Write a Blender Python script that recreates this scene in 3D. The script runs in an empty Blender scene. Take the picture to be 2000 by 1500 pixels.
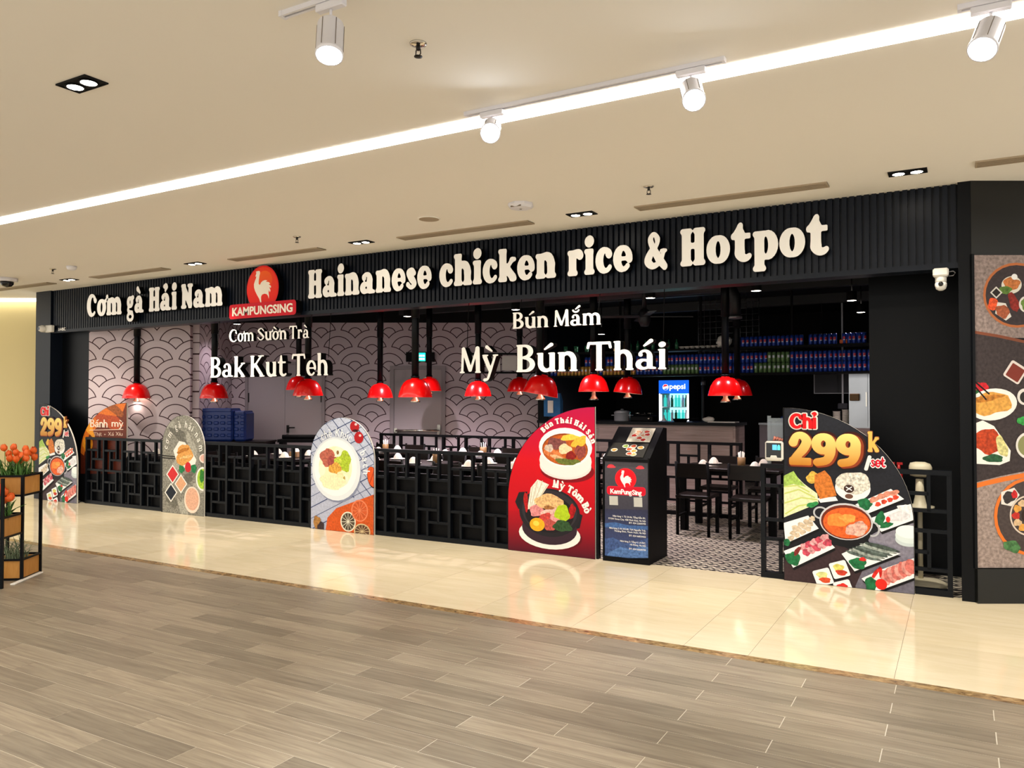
import bpy, math, random, unicodedata
import numpy as np
from mathutils import Vector, Matrix
from mathutils.geometry import tessellate_polygon

random.seed(7)
scene = bpy.context.scene
C = scene.collection
PI = math.pi

# ------------------------------------------------------------------ camera
YAW = math.radians(29.7)
cam_d = bpy.data.cameras.new('camera')
cam_d.sensor_width = 36.0
cam_d.lens = 36.0 * 1533 / 2000
cam_d.clip_start = 0.05
cam_d.clip_end = 200
cam = bpy.data.objects.new('camera', cam_d)
C.objects.link(cam)
cam.location = (0, 0, 1.55)
cam.rotation_euler = (PI / 2 + math.atan(30 / 1533), 0, YAW)
scene.camera = cam

# ------------------------------------------------------------------ world, exposure
vs = scene.view_settings
vs.view_transform = 'Standard'
vs.look = 'None'
vs.gamma = 1.0
vs.use_curve_mapping = False
vs.exposure = 1.0
world = bpy.data.worlds.new('mall_ambient')
scene.world = world
world.use_nodes = True
bg = world.node_tree.nodes['Background']
bg.inputs[0].default_value = (1.0, 0.965, 0.90, 1)
bg.inputs[1].default_value = 0.85


def area(name, loc, size, energy, col, rot=(0, 0, 0)):
    d = bpy.data.lights.new(name, 'AREA')
    d.shape = 'RECTANGLE'
    d.size, d.size_y = size
    d.energy = energy
    d.color = col
    o = bpy.data.objects.new(name, d)
    C.objects.link(o)
    o.location = loc
    o.rotation_euler = rot
    return o


def spot(name, loc, energy, col, angle=70, blend=0.6, aim=None, radius=0.04):
    d = bpy.data.lights.new(name, 'SPOT')
    d.energy = energy
    d.color = col
    d.spot_size = math.radians(angle)
    d.spot_blend = blend
    d.shadow_soft_size = radius
    o = bpy.data.objects.new(name, d)
    C.objects.link(o)
    o.location = loc
    if aim is not None:
        v = Vector(aim) - Vector(loc)
        o.rotation_euler = v.to_track_quat('-Z', 'Y').to_euler()
    return o


# the corridor's further ceiling light lines, above and behind the viewer
area('corridor_light_line_a', (-4, -0.6, 3.2), (16, 0.3), 190, (1.0, 0.96, 0.90))
area('corridor_light_line_b', (-4, -3.6, 3.2), (16, 0.3), 120, (1.0, 0.96, 0.90))

# ------------------------------------------------------------------ helpers
def srgb(h):
    if isinstance(h, str):
        h = h.lstrip('#')
        h = [int(h[i:i + 2], 16) / 255 for i in (0, 2, 4)]
    return tuple((c / 12.92 if c <= 0.04045 else ((c + 0.055) / 1.055) ** 2.4) for c in h[:3])


M = {}


def mat(name, col, rough=0.5, metal=0.0, spec=0.5, emit=None, estr=0.0, var=0.0, vscale=8.0, bump=0.0, bscale=60.0,
        coat=0.0, rnd=0.0, alpha=1.0, trans=0.0, stretch=(1, 1, 1)):
    m = bpy.data.materials.new(name)
    m.use_nodes = True
    nt = m.node_tree
    b = nt.nodes['Principled BSDF']
    c = srgb(col)
    b.inputs['Base Color'].default_value = (*c, 1)
    b.inputs['Roughness'].default_value = rough
    b.inputs['Metallic'].default_value = metal
    b.inputs['Specular IOR Level'].default_value = spec
    b.inputs['Coat Weight'].default_value = coat
    b.inputs['Alpha'].default_value = alpha
    b.inputs['Transmission Weight'].default_value = trans
    if emit:
        b.inputs['Emission Color'].default_value = (*srgb(emit), 1)
        b.inputs['Emission Strength'].default_value = estr
    if var or bump or rnd:
        tc = nt.nodes.new('ShaderNodeTexCoord')
        mp = nt.nodes.new('ShaderNodeMapping')
        mp.inputs['Scale'].default_value = stretch
        nt.links.new(tc.outputs['Object'], mp.inputs[0])
    if var or rnd:
        n = nt.nodes.new('ShaderNodeTexNoise')
        n.inputs['Scale'].default_value = vscale
        n.inputs['Detail'].default_value = 5
        nt.links.new(mp.outputs[0], n.inputs[0])
        mr = nt.nodes.new('ShaderNodeMapRange')
        mr.inputs[1].default_value = 0.25
        mr.inputs[2].default_value = 0.75
        mr.inputs[3].default_value = 1 - var
        mr.inputs[4].default_value = 1 + var
        nt.links.new(n.outputs[0], mr.inputs[0])
        last = mr.outputs[0]
        if rnd:
            oi = nt.nodes.new('ShaderNodeObjectInfo')
            m2 = nt.nodes.new('ShaderNodeMapRange')
            m2.inputs[3].default_value = 1 - rnd
            m2.inputs[4].default_value = 1 + rnd
            nt.links.new(oi.outputs['Random'], m2.inputs[0])
            mu = nt.nodes.new('ShaderNodeMath')
            mu.operation = 'MULTIPLY'
            nt.links.new(last, mu.inputs[0])
            nt.links.new(m2.outputs[0], mu.inputs[1])
            last = mu.outputs[0]
        vm = nt.nodes.new('ShaderNodeVectorMath')
        vm.operation = 'SCALE'
        vm.inputs[0].default_value = c
        nt.links.new(last, vm.inputs['Scale'])
        nt.links.new(vm.outputs[0], b.inputs['Base Color'])
    if bump:
        n2 = nt.nodes.new('ShaderNodeTexNoise')
        n2.inputs['Scale'].default_value = bscale
        n2.inputs['Detail'].default_value = 3
        nt.links.new(mp.outputs[0], n2.inputs[0])
        bp = nt.nodes.new('ShaderNodeBump')
        bp.inputs['Strength'].default_value = bump
        bp.inputs['Distance'].default_value = 0.01
        nt.links.new(n2.outputs[0], bp.inputs['Height'])
        nt.links.new(bp.outputs[0], b.inputs['Normal'])
    M[name] = m
    return m


def emis(name, col, strength):
    m = bpy.data.materials.new(name)
    m.use_nodes = True
    nt = m.node_tree
    nt.nodes.clear()
    e = nt.nodes.new('ShaderNodeEmission')
    e.inputs[0].default_value = (*srgb(col), 1)
    e.inputs[1].default_value = strength
    o = nt.nodes.new('ShaderNodeOutputMaterial')
    nt.links.new(e.outputs[0], o.inputs[0])
    M[name] = m
    return m


class MB:
    """collects faces, then links them as one mesh object"""

    def __init__(s):
        s.v, s.f, s.mi, s.sm = [], [], [], []
        s.cm = 0

    def add(s, vs_, fs, smooth=False):
        o = len(s.v)
        s.v += [tuple(p) for p in vs_]
        for f in fs:
            s.f.append(tuple(i + o for i in f))
            s.mi.append(s.cm)
            s.sm.append(smooth)
        return s

    def box(s, x0, x1, y0, y1, z0, z1):
        return s.add([(x0, y0, z0), (x1, y0, z0), (x1, y1, z0), (x0, y1, z0), (x0, y0, z1), (x1, y0, z1), (x1, y1, z1), (x0, y1, z1)],
                     [(0, 3, 2, 1), (4, 5, 6, 7), (0, 1, 5, 4), (1, 2, 6, 5), (2, 3, 7, 6), (3, 0, 4, 7)])

    def cbox(s, c, d):
        return s.box(c[0] - d[0] / 2, c[0] + d[0] / 2, c[1] - d[1] / 2, c[1] + d[1] / 2, c[2] - d[2] / 2, c[2] + d[2] / 2)

    def bbox(s, x0, x1, y0, y1, z0, z1, b=0.01):
        """box with chamfered vertical and horizontal edges"""
        xs, ys = (x0, x1), (y0, y1)
        ring = lambda i, z: [(x0 + i + (0 if i else 0), y0 + b, z), (x0 + b, y0 + i, z), (x1 - b, y0 + i, z), (x1 - i, y0 + b, z),
                             (x1 - i, y1 - b, z), (x1 - b, y1 - i, z), (x0 + b, y1 - i, z), (x0 + i, y1 - b, z)]
        r = [ring(b, z0), ring(0, z0 + b), ring(0, z1 - b), ring(b, z1)]
        vs_ = sum(r, [])
        fs = [tuple(reversed(range(8))), tuple(range(24, 32))]
        for k in range(3):
            for i in range(8):
                j = (i + 1) % 8
                fs.append((k * 8 + i, k * 8 + j, k * 8 + 8 + j, k * 8 + 8 + i))
        return s.add(vs_, fs)

    def lathe(s, prof, c=(0, 0, 0), n=20, smooth=True, cap=True, mtx=None):
        vs_, fs = [], []
        for r, z in prof:
            for i in range(n):
                a = 2 * PI * i / n
                p = Vector((r * math.cos(a), r * math.sin(a), z))
                if mtx is not None:
                    p = mtx @ p
                vs_.append((p.x + c[0], p.y + c[1], p.z + c[2]))
        for k in range(len(prof) - 1):
            for i in range(n):
                j = (i + 1) % n
                fs.append((k * n + i, k * n + j, k * n + n + j, k * n + n + i))
        s.add(vs_, fs, smooth)
        if cap:
            if prof[0][0] > 1e-5:
                o = len(s.v) - len(vs_)
                s.f.append(tuple(o + i for i in reversed(range(n)))); s.mi.append(s.cm); s.sm.append(False)
            if prof[-1][0] > 1e-5:
                o = len(s.v) - n
                s.f.append(tuple(o + i for i in range(n))); s.mi.append(s.cm); s.sm.append(False)
        return s

    def cyl(s, c, r, h, n=16, r2=None, smooth=True):
        return s.lathe([(r, 0), (r if r2 is None else r2, h)], c, n, smooth)

    def tube(s, pts, r, n=8, smooth=True):
        pts = [Vector(p) for p in pts]
        rs = r if isinstance(r, (list, tuple)) else [r] * len(pts)
        vs_, fs = [], []
        up = Vector((0.13, 0.21, 0.97))
        for i, p in enumerate(pts):
            t = (pts[min(i + 1, len(pts) - 1)] - pts[max(i - 1, 0)]).normalized()
            a = t.cross(up)
            if a.length < 1e-4:
                a = t.cross(Vector((1, 0, 0)))
            a.normalize()
            b = t.cross(a)
            for k in range(n):
                th = 2 * PI * k / n
                q = p + (a * math.cos(th) + b * math.sin(th)) * rs[i]
                vs_.append(q)
        for i in range(len(pts) - 1):
            for k in range(n):
                j = (k + 1) % n
                fs.append((i * n + k, i * n + j, i * n + n + j, i * n + n + k))
        fs.append(tuple(reversed(range(n))))
        fs.append(tuple(range((len(pts) - 1) * n, len(pts) * n)))
        return s.add(vs_, fs, smooth)

    def prism(s, poly, y0, y1, side_mat=None):
        """polygon in (x,z), front face at y0 (towards the viewer), back at y1"""
        n = len(poly)
        vs_ = [(x, y0, z) for x, z in poly] + [(x, y1, z) for x, z in poly]
        s.add(vs_, [tuple(range(n)), tuple(reversed(range(n, 2 * n)))])
        keep = s.cm
        if side_mat is not None:
            s.cm = side_mat
        o = len(s.v) - 2 * n
        for i in range(n):
            j = (i + 1) % n
            s.f.append((o + i, o + n + i, o + n + j, o + j)); s.mi.append(s.cm); s.sm.append(False)
        s.cm = keep
        return s

    def xf(s, mtx):
        s.v = [tuple(mtx @ Vector(p)) for p in s.v]
        return s

    def mesh(s, name, mats):
        me = bpy.data.meshes.new(name)
        me.from_pydata(s.v, [], s.f)
        for m in (mats if isinstance(mats, (list, tuple)) else [mats]):
            me.materials.append(M[m] if isinstance(m, str) else m)
        if len(me.polygons) == len(s.mi):
            me.polygons.foreach_set('material_index', s.mi)
            me.polygons.foreach_set('use_smooth', s.sm)
        me.validate()
        me.update()
        return me

    def build(s, name, mats, parent=None, loc=(0, 0, 0), rz=0):
        return ob(name, s.mesh(name, mats), parent, loc, rz)


def ob(name, me, parent=None, loc=(0, 0, 0), rz=0):
    o = bpy.data.objects.new(name, me)
    C.objects.link(o)
    o.location = loc
    o.rotation_euler = (0, 0, rz)
    if parent is not None:
        o.parent = parent
    return o


def thing(name, label, cat, loc=(0, 0, 0), rz=0, group=None):
    o = ob(name, None, None, loc, rz)
    o.empty_display_size = 0.1
    return tag(o, label, cat, group)


def tag(o, label, cat, group=None):
    o['label'] = label
    o['category'] = cat
    if group:
        o['group'] = group
    return o


def struct(o, label=None):
    o['kind'] = 'structure'
    if label:
        o['label'] = label
    return o


def copy_tree(o, parent=None):
    c = o.copy()
    C.objects.link(c)
    c.parent = parent
    for ch in list(o.children):
        copy_tree(ch, c)
    return c


def view_grid(u, d):
    """floor point in the mall's second grid, turned 29.7 degrees: u to the right, d deep"""
    return (-math.sin(YAW) * d + math.cos(YAW) * u, math.cos(YAW) * d + math.sin(YAW) * u)
# ------------------------------------------------------------------ lettering: a stroke font grown from distance fields
STY = {
    'fat': dict(w=.148, t=.074, xh=.73, se=.052, sh=.066, k=.05, cw=.42),
    'lit': dict(w=.082, t=.042, xh=.68, se=.035, sh=.028, k=.015, cw=.36),
    'bold': dict(w=.105, t=.085, xh=.74, se=0.0, sh=.04, k=.02, cw=.38),
    'num': dict(w=.122, t=.07, xh=.73, se=.05, sh=.06, k=.03, cw=.42),
    'brush': dict(w=.06, t=.045, xh=.66, se=0.0, sh=.03, k=.015, cw=.34),
}


class Gl:
    def __init__(s, st):
        s.__dict__.update(STY[st])
        s.p = []

    def box(s, x0, x1, y0, y1, r=.03):
        s.p.append(('b', (x0 + x1) / 2, (y0 + y1) / 2, abs(x1 - x0) / 2, abs(y1 - y0) / 2, min(r, abs(x1 - x0) / 2.01, abs(y1 - y0) / 2.01)))

    def pl(s, pts, rad):
        rad = rad if isinstance(rad, (list, tuple)) else [rad] * len(pts)
        s.p.append(('c', pts, rad))

    def cr(s, pts, rad, n=7):
        """smooth curve through the points"""
        rad = rad if isinstance(rad, (list, tuple)) else [rad] * len(pts)
        P = [pts[0]] + list(pts) + [pts[-1]]
        R = [rad[0]] + list(rad) + [rad[-1]]
        o, ro = [], []
        for i in range(1, len(P) - 2):
            for j in range(n):
                t = j / n
                q = []
                for a in (0, 1):
                    p0, p1, p2, p3 = P[i - 1][a], P[i][a], P[i + 1][a], P[i + 2][a]
                    q.append(.5 * (2 * p1 + (p2 - p0) * t + (2 * p0 - 5 * p1 + 4 * p2 - p3) * t * t + (3 * p1 - p0 - 3 * p2 + p3) * t ** 3))
                o.append(tuple(q))
                ro.append(R[i] + (R[i + 1] - R[i]) * t)
        o.append(pts[-1])
        ro.append(rad[-1])
        s.pl(o, ro)

    def arc(s, cx, cy, rx, ry, a0, a1, rf=None, n=22):
        pts, rad = [], []
        for i in range(n + 1):
            a = math.radians(a0 + (a1 - a0) * i / n)
            pts.append((cx + rx * math.cos(a), cy + ry * math.sin(a)))
            rad.append(rf(i / n, a) if rf else s.t + (s.w - s.t) * abs(math.cos(a)) ** 1.3)
        s.pl(pts, rad)

    def stem(s, x, y0, y1):
        s.box(x - s.w, x + s.w, y0, y1, .03)

    def foot(s, x, y, l=1, r=1):
        if s.se:
            s.box(x - s.w - s.se * l, x + s.w + s.se * r, y, y + 2 * s.sh, s.sh)

    def head(s, x, y, l=1, r=1):
        if s.se:
            s.box(x - s.w - s.se * l, x + s.w + s.se * r, y - 2 * s.sh, y, s.sh)


def glyph_prims(ch, st):
    g = Gl(st)
    w, t, xh, se, cw = g.w, g.t, g.xh, g.se, g.cw
    x1 = w + se
    bw = cw * .98                     # distance between two lowercase stems
    x2 = x1 + bw
    thick = lambda i, a: t + (w - t) * max(0, min(1, (1 - i) * 1.6 - .1))
    thick_r = lambda i, a: t + (w - t) * max(0, min(1, i * 1.6 - .1))
    ocx = w + bw * .5 + .02
    orx = bw * .5 + .02
    top = xh

    def arch(xa, xb):
        g.arc((xa + xb) / 2, xh * .56, (xb - xa) / 2, xh * .44 - t, 0, 168, thick)
        g.stem(xb, 0, xh * .6)

    if ch == 'o':
        g.arc(ocx, xh / 2, orx, xh / 2 - t + .012, 0, 360, n=36)
    elif ch == 'c':
        g.arc(ocx, xh / 2, orx, xh / 2 - t + .012, 52, 318, lambda i, a: t + (w - t) * max(0, -math.cos(a)) ** 1.0)
        g.pl([(ocx + orx * .55, xh * .74), (ocx + orx * .6, xh * .72)], w * .82)
    elif ch == 'e':
        g.arc(ocx, xh / 2, orx, xh / 2 - t + .012, -5, 315, lambda i, a: t + (w - t) * (max(0, -math.cos(a)) if math.cos(a) < 0 else .55 * abs(math.cos(a)) * (1 if i < .3 else .2)))
        g.pl([(ocx - orx, xh * .5), (ocx + orx, xh * .5)], t * .8)
    elif ch == 'a':
        xs = w + bw * .92
        g.stem(xs, .04, xh * .66)
        g.arc(xs - bw * .42, xh * .66, bw * .42, xh * .34 - t, 0, 150, lambda i, a: t + (w - t) * max(0, 1 - i * 1.8))
        g.pl([(xs - bw * .74, xh * .76), (xs - bw * .73, xh * .74)], w * .75)
        g.arc(xs - bw * .47, xh * .27, bw * .46, xh * .27 - t, 55, 330, lambda i, a: t + (w * .95 - t) * max(0, -math.cos(a)))
        g.pl([(xs, .07), (xs + w + se + .03, .05)], [w * .6, t * .8])
    elif ch in 'nhm':
        g.stem(x1, 0, 1.0 if ch == 'h' else xh)
        g.head(x1, 1.0 if ch == 'h' else xh, 1, 0)
        arch(x1, x2)
        g.foot(x1, 0)
        g.foot(x2, 0)
        if ch == 'm':
            x3 = x2 + bw
            arch(x2, x3)
            g.foot(x3, 0)
    elif ch == 'u':
        g.stem(x1, xh * .36, xh)
        g.stem(x2, 0, xh)
        g.arc((x1 + x2) / 2, xh * .42, bw / 2, xh * .42 - t, 180, 350, lambda i, a: t + (w - t) * max(0, min(1, (1 - i) * 1.6 - .1)))
        g.head(x1, xh, 1, 0)
        g.head(x2, xh, 1, 0)
        g.foot(x2, 0, 0, 1)
    elif ch == 'r':
        g.stem(x1, 0, xh)
        g.head(x1, xh, 1, 0)
        g.foot(x1, 0)
        g.arc(x1 + bw * .42, xh * .58, bw * .42, xh * .42 - t, 175, 70, lambda i, a: t + (w * .8 - t) * i)
        g.pl([(x1 + bw * .66, xh * .83), (x1 + bw * .7, xh * .79)], w * .9)
    elif ch in 'iı':
        g.stem(x1, 0, xh)
        g.head(x1, xh, 1, 0)
        g.foot(x1, 0)
        if ch == 'i':
            g.pl([(x1 - .01, xh + .05 + w * 1.15), (x1 + .01, xh + .06 + w * 1.15)], w * 1.15)
    elif ch == 't':
        if se > .05:
            g.pl([(x1 - w - se - .02, xh - .07), (x1 + .03, .96)], .05)
            g.pl([(x1 - w * .6, xh - .04), (x1 + .02, .94)], .07)
        g.pl([(x1, xh * .3), (x1, xh), (x1 + .01, .98 - t)], [w, w, t])
        g.box(x1 - w - se - .05, x1 + w + se + .13, xh - 2 * t, xh, .03)
        g.arc(x1 + bw * .4, xh * .3, bw * .4, xh * .3 - t, 180, 320, lambda i, a: w + (t - w) * i)
    elif ch == 'k':
        g.stem(x1, 0, 1.0)
        g.head(x1, 1.0, 1, 0)
        g.foot(x1, 0, 1, .4)
        g.pl([(x1 + w * .5, xh * .42), (x1 + bw * .95, xh - t)], t)
        g.pl([(x1 + bw * .35, xh * .55), (x1 + bw * 1.0, w * .8)], w * .9)
        if se:
            g.box(x1 + bw * .68, x1 + bw * 1.2 + se, xh - 2 * g.sh, xh, g.sh)
            g.box(x1 + bw * .66, x1 + bw * 1.15 + se * 1.6, 0, 2 * g.sh, g.sh)
    elif ch == 's':
        a = bw * .5
        g.cr([(x1 + a * 1.45, xh * .74), (x1 + a * .95, xh - t), (x1 + a * .1, xh * .78), (x1 + a * .75, xh * .52), (x1 + a * 1.5, xh * .26), (x1 + a * .7, t), (x1 - a * .1, xh * .24)],
             [w * .6, t * .95, w * .75, w * .95, w * .75, t * .95, w * .6])
    elif ch == 'g':
        cx = w + bw * .47
        g.arc(cx, xh * .66, bw * .4, xh * .34 - t, 0, 360, lambda i, a: t + (w * .85 - t) * abs(math.cos(a)), n=30)
        g.cr([(cx - bw * .3, xh * .38), (cx - bw * .42, xh * .2), (cx - bw * .1, .06), (cx + bw * .45, .03)], [t, t * 1.2, w * .55, w * .55])
        g.arc(cx + .02, -.15, bw * .55, .15, 0, 360, lambda i, a: t * .85 + (w * .6 - t * .85) * abs(math.cos(a)), n=30)
        g.cr([(cx + bw * .3, xh * .86), (cx + bw * .5, xh * .95), (cx + bw * .68, xh * .92)], [t, t, w * .6])
    elif ch in 'pb':
        lo, hi = (-.3, xh) if ch == 'p' else (0, 1.0)
        g.stem(x1, lo, hi)
        g.head(x1, hi, 1, 0)
        if ch == 'p':
            g.foot(x1, lo)
        g.arc(x1 + bw * .5, xh / 2, bw * .5, xh / 2 - t + .012, -160, 160, lambda i, a: t + (w - t) * max(0, math.cos(a)))
    elif ch == 'y':
        g.pl([(x1 - .02, xh - w), (x1 + bw * .52, .1)], [w, w * .85])
        g.cr([(x1 + bw * 1.08, xh - t), (x1 + bw * .55, .06), (x1 + bw * .28, -.22), (x1 - .02, -.27)], [t, t * 1.15, t * 1.1, w * .75])
        if se:
            g.box(x1 - w - se, x1 + w + se, xh - 2 * g.sh, xh, g.sh)
            g.box(x1 + bw * .8, x1 + bw * 1.3 + se, xh - 2 * g.sh, xh, g.sh)
    elif ch in 'CGQ':
        g.arc(.44, .5, .44 - w, .5 - t + .012, 50, 310, lambda i, a: t + (w * 1.12 - t) * max(0, -math.cos(a)))
        g.pl([(.64, .76), (.69, .70)], [w * .7, w * .8])
        if ch == 'G':
            g.box(.58, .82, .38, .5, .03)
            g.stem(.70, .08, .48)
    elif ch == 'H':
        xr = x1 + .42
        for x in (x1, xr):
            g.stem(x, 0, 1)
            g.foot(x, 0)
            g.head(x, 1)
        g.box(x1, xr, .45, .45 + 2.2 * t, .02)
    elif ch == 'N':
        xr = x1 + .46
        g.box(x1 - w * .8, x1 + w * .8, 0, 1)
        g.box(xr - w * .8, xr + w * .8, 0, 1)
        g.pl([(x1, .96 - w), (xr, w + .02)], w * 1.05)
        g.foot(x1, 0)
        g.head(x1, 1, 1, 0)
        g.head(xr, 1)
    elif ch == 'M':
        xr = x1 + .62
        g.pl([(x1 + .03, .93), (x1, .0 + t)], t * 1.1)
        g.pl([(xr - .02, .93), (xr, w)], w)
        g.pl([(x1 + .05, .92), (x1 + .31, .12)], w * .9)
        g.pl([(xr - .04, .92), (x1 + .33, .10)], t * 1.1)
        g.foot(x1, 0, .5, .5)
        g.foot(xr, 0)
    elif ch == 'B':
        g.stem(x1, 0, 1)
        g.foot(x1, 0, 1, 0)
        g.head(x1, 1, 1, 0)
        g.arc(x1 + .14, .75, .20, .25 - t, -92, 92, lambda i, a: t + (w * .92 - t) * max(0, math.cos(a)))
        g.arc(x1 + .16, .27, .23, .27 - t, -92, 92, lambda i, a: t + (w - t) * max(0, math.cos(a)))
        for y in (t, .52, 1 - t):
            g.box(x1, x1 + .17, y - t, y + t, .01)
    elif ch == 'P':
        g.stem(x1, 0, 1)
        g.arc(x1 + .14, .72, .22, .28 - t, -92, 92, lambda i, a: t + (w - t) * max(0, math.cos(a)))
        for y in (.45, 1 - t):
            g.box(x1, x1 + .16, y - t, y + t, .01)
    elif ch == 'K':
        g.stem(x1, 0, 1)
        g.foot(x1, 0)
        g.head(x1, 1)
        g.pl([(x1 + w * .6, .42), (x1 + .46, 1 - t)], t * 1.1)
        g.pl([(x1 + .16, .56), (x1 + .5, w * .9)], w)
        if se:
            g.box(x1 + .3, x1 + .62, 1 - 2 * g.sh, 1, g.sh)
            g.box(x1 + .38, x1 + .66, 0, 2 * g.sh, g.sh)
    elif ch == 'S':
        g.cr([(.56, .77), (.36, 1 - t), (.13, .78), (.34, .53), (.56, .26), (.32, t), (.08, .25)],
             [w * .55, t, w * .85, w * 1.05, w * .85, t, w * .6])
    elif ch == 'T':
        g.stem(.36, 0, 1)
        g.foot(.36, 0)
        g.box(.02, .70, 1 - 2.2 * t, 1, .03)
        if se:
            g.pl([(.05, 1 - t), (.02, .80)], [t, t])
            g.pl([(.67, 1 - t), (.70, .80)], [t, t])
    elif ch == 'X':
        g.pl([(.1, .95), (.55, .05)], w)
        g.pl([(.55, .95), (.1, .05)], t * 1.2)
    elif ch == '&':
        g.cr([(.74, .46), (.62, .20), (.34, t), (.13, .22), (.26, .46), (.46, .64), (.50, .82), (.36, .96), (.23, .82), (.32, .60), (.55, .28), (.78, .05)],
             [t, t, t * 1.2, w, w * .8, t, w * .7, t * .8, w * .7, w * .75, w * .95, w * .75])
        g.box(.60, .88, .44, .53, .045)
    elif ch == '2':
        g.cr([(.13, .70), (.22, .90), (.40, .92), (.52, .74), (.42, .50), (.22, .26), (.12, .11)], [w, w * .8, w * .85, w * 1.05, w * 1.05, w * .9, w * .8])
        g.box(.02, .64, 0, 1.75 * w, .03)
    elif ch == '9':
        g.arc(.32, .68, .21, .22, 0, 360, lambda i, a: w * .80 + w * .22 * abs(math.cos(a)), n=30)
        g.cr([(.53, .66), (.52, .40), (.40, .17), (.14, .10)], [w, w, w * .95, w * .9])
    elif ch == '/':
        g.pl([(.02, -.05), (.28, 1.0)], t)
    elif ch == '+':
        g.box(.02, .42, .32, .42, .02)
        g.box(.17, .27, .16, .58, .02)
    elif ch == '1':
        g.stem(.2, 0, 1)
    else:
        g.arc(.3, .5, .2, .3, 0, 360)
    return g


def add_mark(g, mk, x0, x1, base):
    w, t, xh = g.w, g.t, g.xh
    cx = (x0 + x1) / 2
    y = (1.0 if base.isupper() else xh) + .10
    e = w * .62
    if mk == '\u0300':
        g.pl([(cx - .13, y + .19), (cx + .06, y + .03)], [w * .8, t * .8])
    elif mk == '\u0301':
        g.pl([(cx + .15, y + .19), (cx - .04, y + .03)], [w * .8, t * .8])
    elif mk == '\u0309':
        g.cr([(cx - .09, y + .17), (cx + .02, y + .23), (cx + .08, y + .14), (cx, y + .05), (cx - .01, y)], [e, e * .8, e, e * .8, e * .7])
    elif mk == '\u0306':
        g.arc(cx, y + .16, .15, .13, 190, 350, lambda i, a: t * 1.1)
    elif mk == '\u0302':
        g.pl([(cx - .15, y + .02), (cx, y + .16), (cx + .15, y + .02)], t)
    elif mk == '\u031b':
        g.cr([(x1 - w * 1.2, (xh if base != 'o' else xh * .88) - w * .4), (x1 + .06, xh * .98), (x1 + .08, xh + .10)], [t, w * .6, w * .62])
    elif mk == '\u0323':
        g.pl([(cx, -.16), (cx + .01, -.16)], w * .9)


def prim_bounds(g):
    xs = []
    for p in g.p:
        if p[0] == 'b':
            xs += [p[1] - p[3], p[1] + p[3]]
        else:
            xs += [q[0] - r for q, r in zip(p[1], p[2])] + [q[0] + r for q, r in zip(p[1], p[2])]
    return min(xs), max(xs)


_gc = {}
RES = .0165


def glyph(chfull, st):
    """field, x extents (of the base letter) for one letter"""
    key = (chfull, st)
    if key in _gc:
        return _gc[key]
    dec = unicodedata.normalize('NFD', chfull)
    base, marks = dec[0], dec[1:]
    g = glyph_prims('ı' if (base == 'i' and any(m in '\u0300\u0301\u0309' for m in marks)) else base, st)
    bx0, bx1 = prim_bounds(g)
    up = sum(m in '\u0300\u0301\u0309' for m in marks) and ('\u0306' in marks or '\u0302' in marks)
    for m in marks:
        n0 = len(g.p)
        add_mark(g, m, bx0, bx1, base)
        if up and m in '\u0300\u0301\u0309':
            kind, pts, rad = g.p[n0]
            g.p[n0] = (kind, [(x + .03, y + .17) for x, y in pts], rad)
    X = np.arange(bx0 - .24, bx1 + .30, RES)
    Y = np.arange(-.56, 1.56, RES)
    gx, gy = np.meshgrid(X, Y)
    F = None
    for p in g.p:
        if p[0] == 'b':
            _, cx, cy, hx, hy, r = p
            qx = np.abs(gx - cx) - (hx - r)
            qy = np.abs(gy - cy) - (hy - r)
            d = np.hypot(np.maximum(qx, 0), np.maximum(qy, 0)) + np.minimum(np.maximum(qx, qy), 0) - r
        else:
            d = None
            pts, rad = p[1], p[2]
            for i in range(len(pts) - 1):
                ax, ay = pts[i]
                vx, vy = pts[i + 1][0] - ax, pts[i + 1][1] - ay
                L = vx * vx + vy * vy + 1e-9
                h = np.clip(((gx - ax) * vx + (gy - ay) * vy) / L, 0, 1)
                dd = np.hypot(gx - ax - vx * h, gy - ay - vy * h) - (rad[i] + (rad[i + 1] - rad[i]) * h)
                d = dd if d is None else np.minimum(d, dd)
        if F is None:
            F = d
        else:
            k = g.k
            h = np.clip(.5 + .5 * (F - d) / k, 0, 1)
            F = F * (1 - h) + d * h - k * h * (1 - h)
    _gc[key] = (X, Y, F, bx0, bx1)
    return _gc[key]


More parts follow.
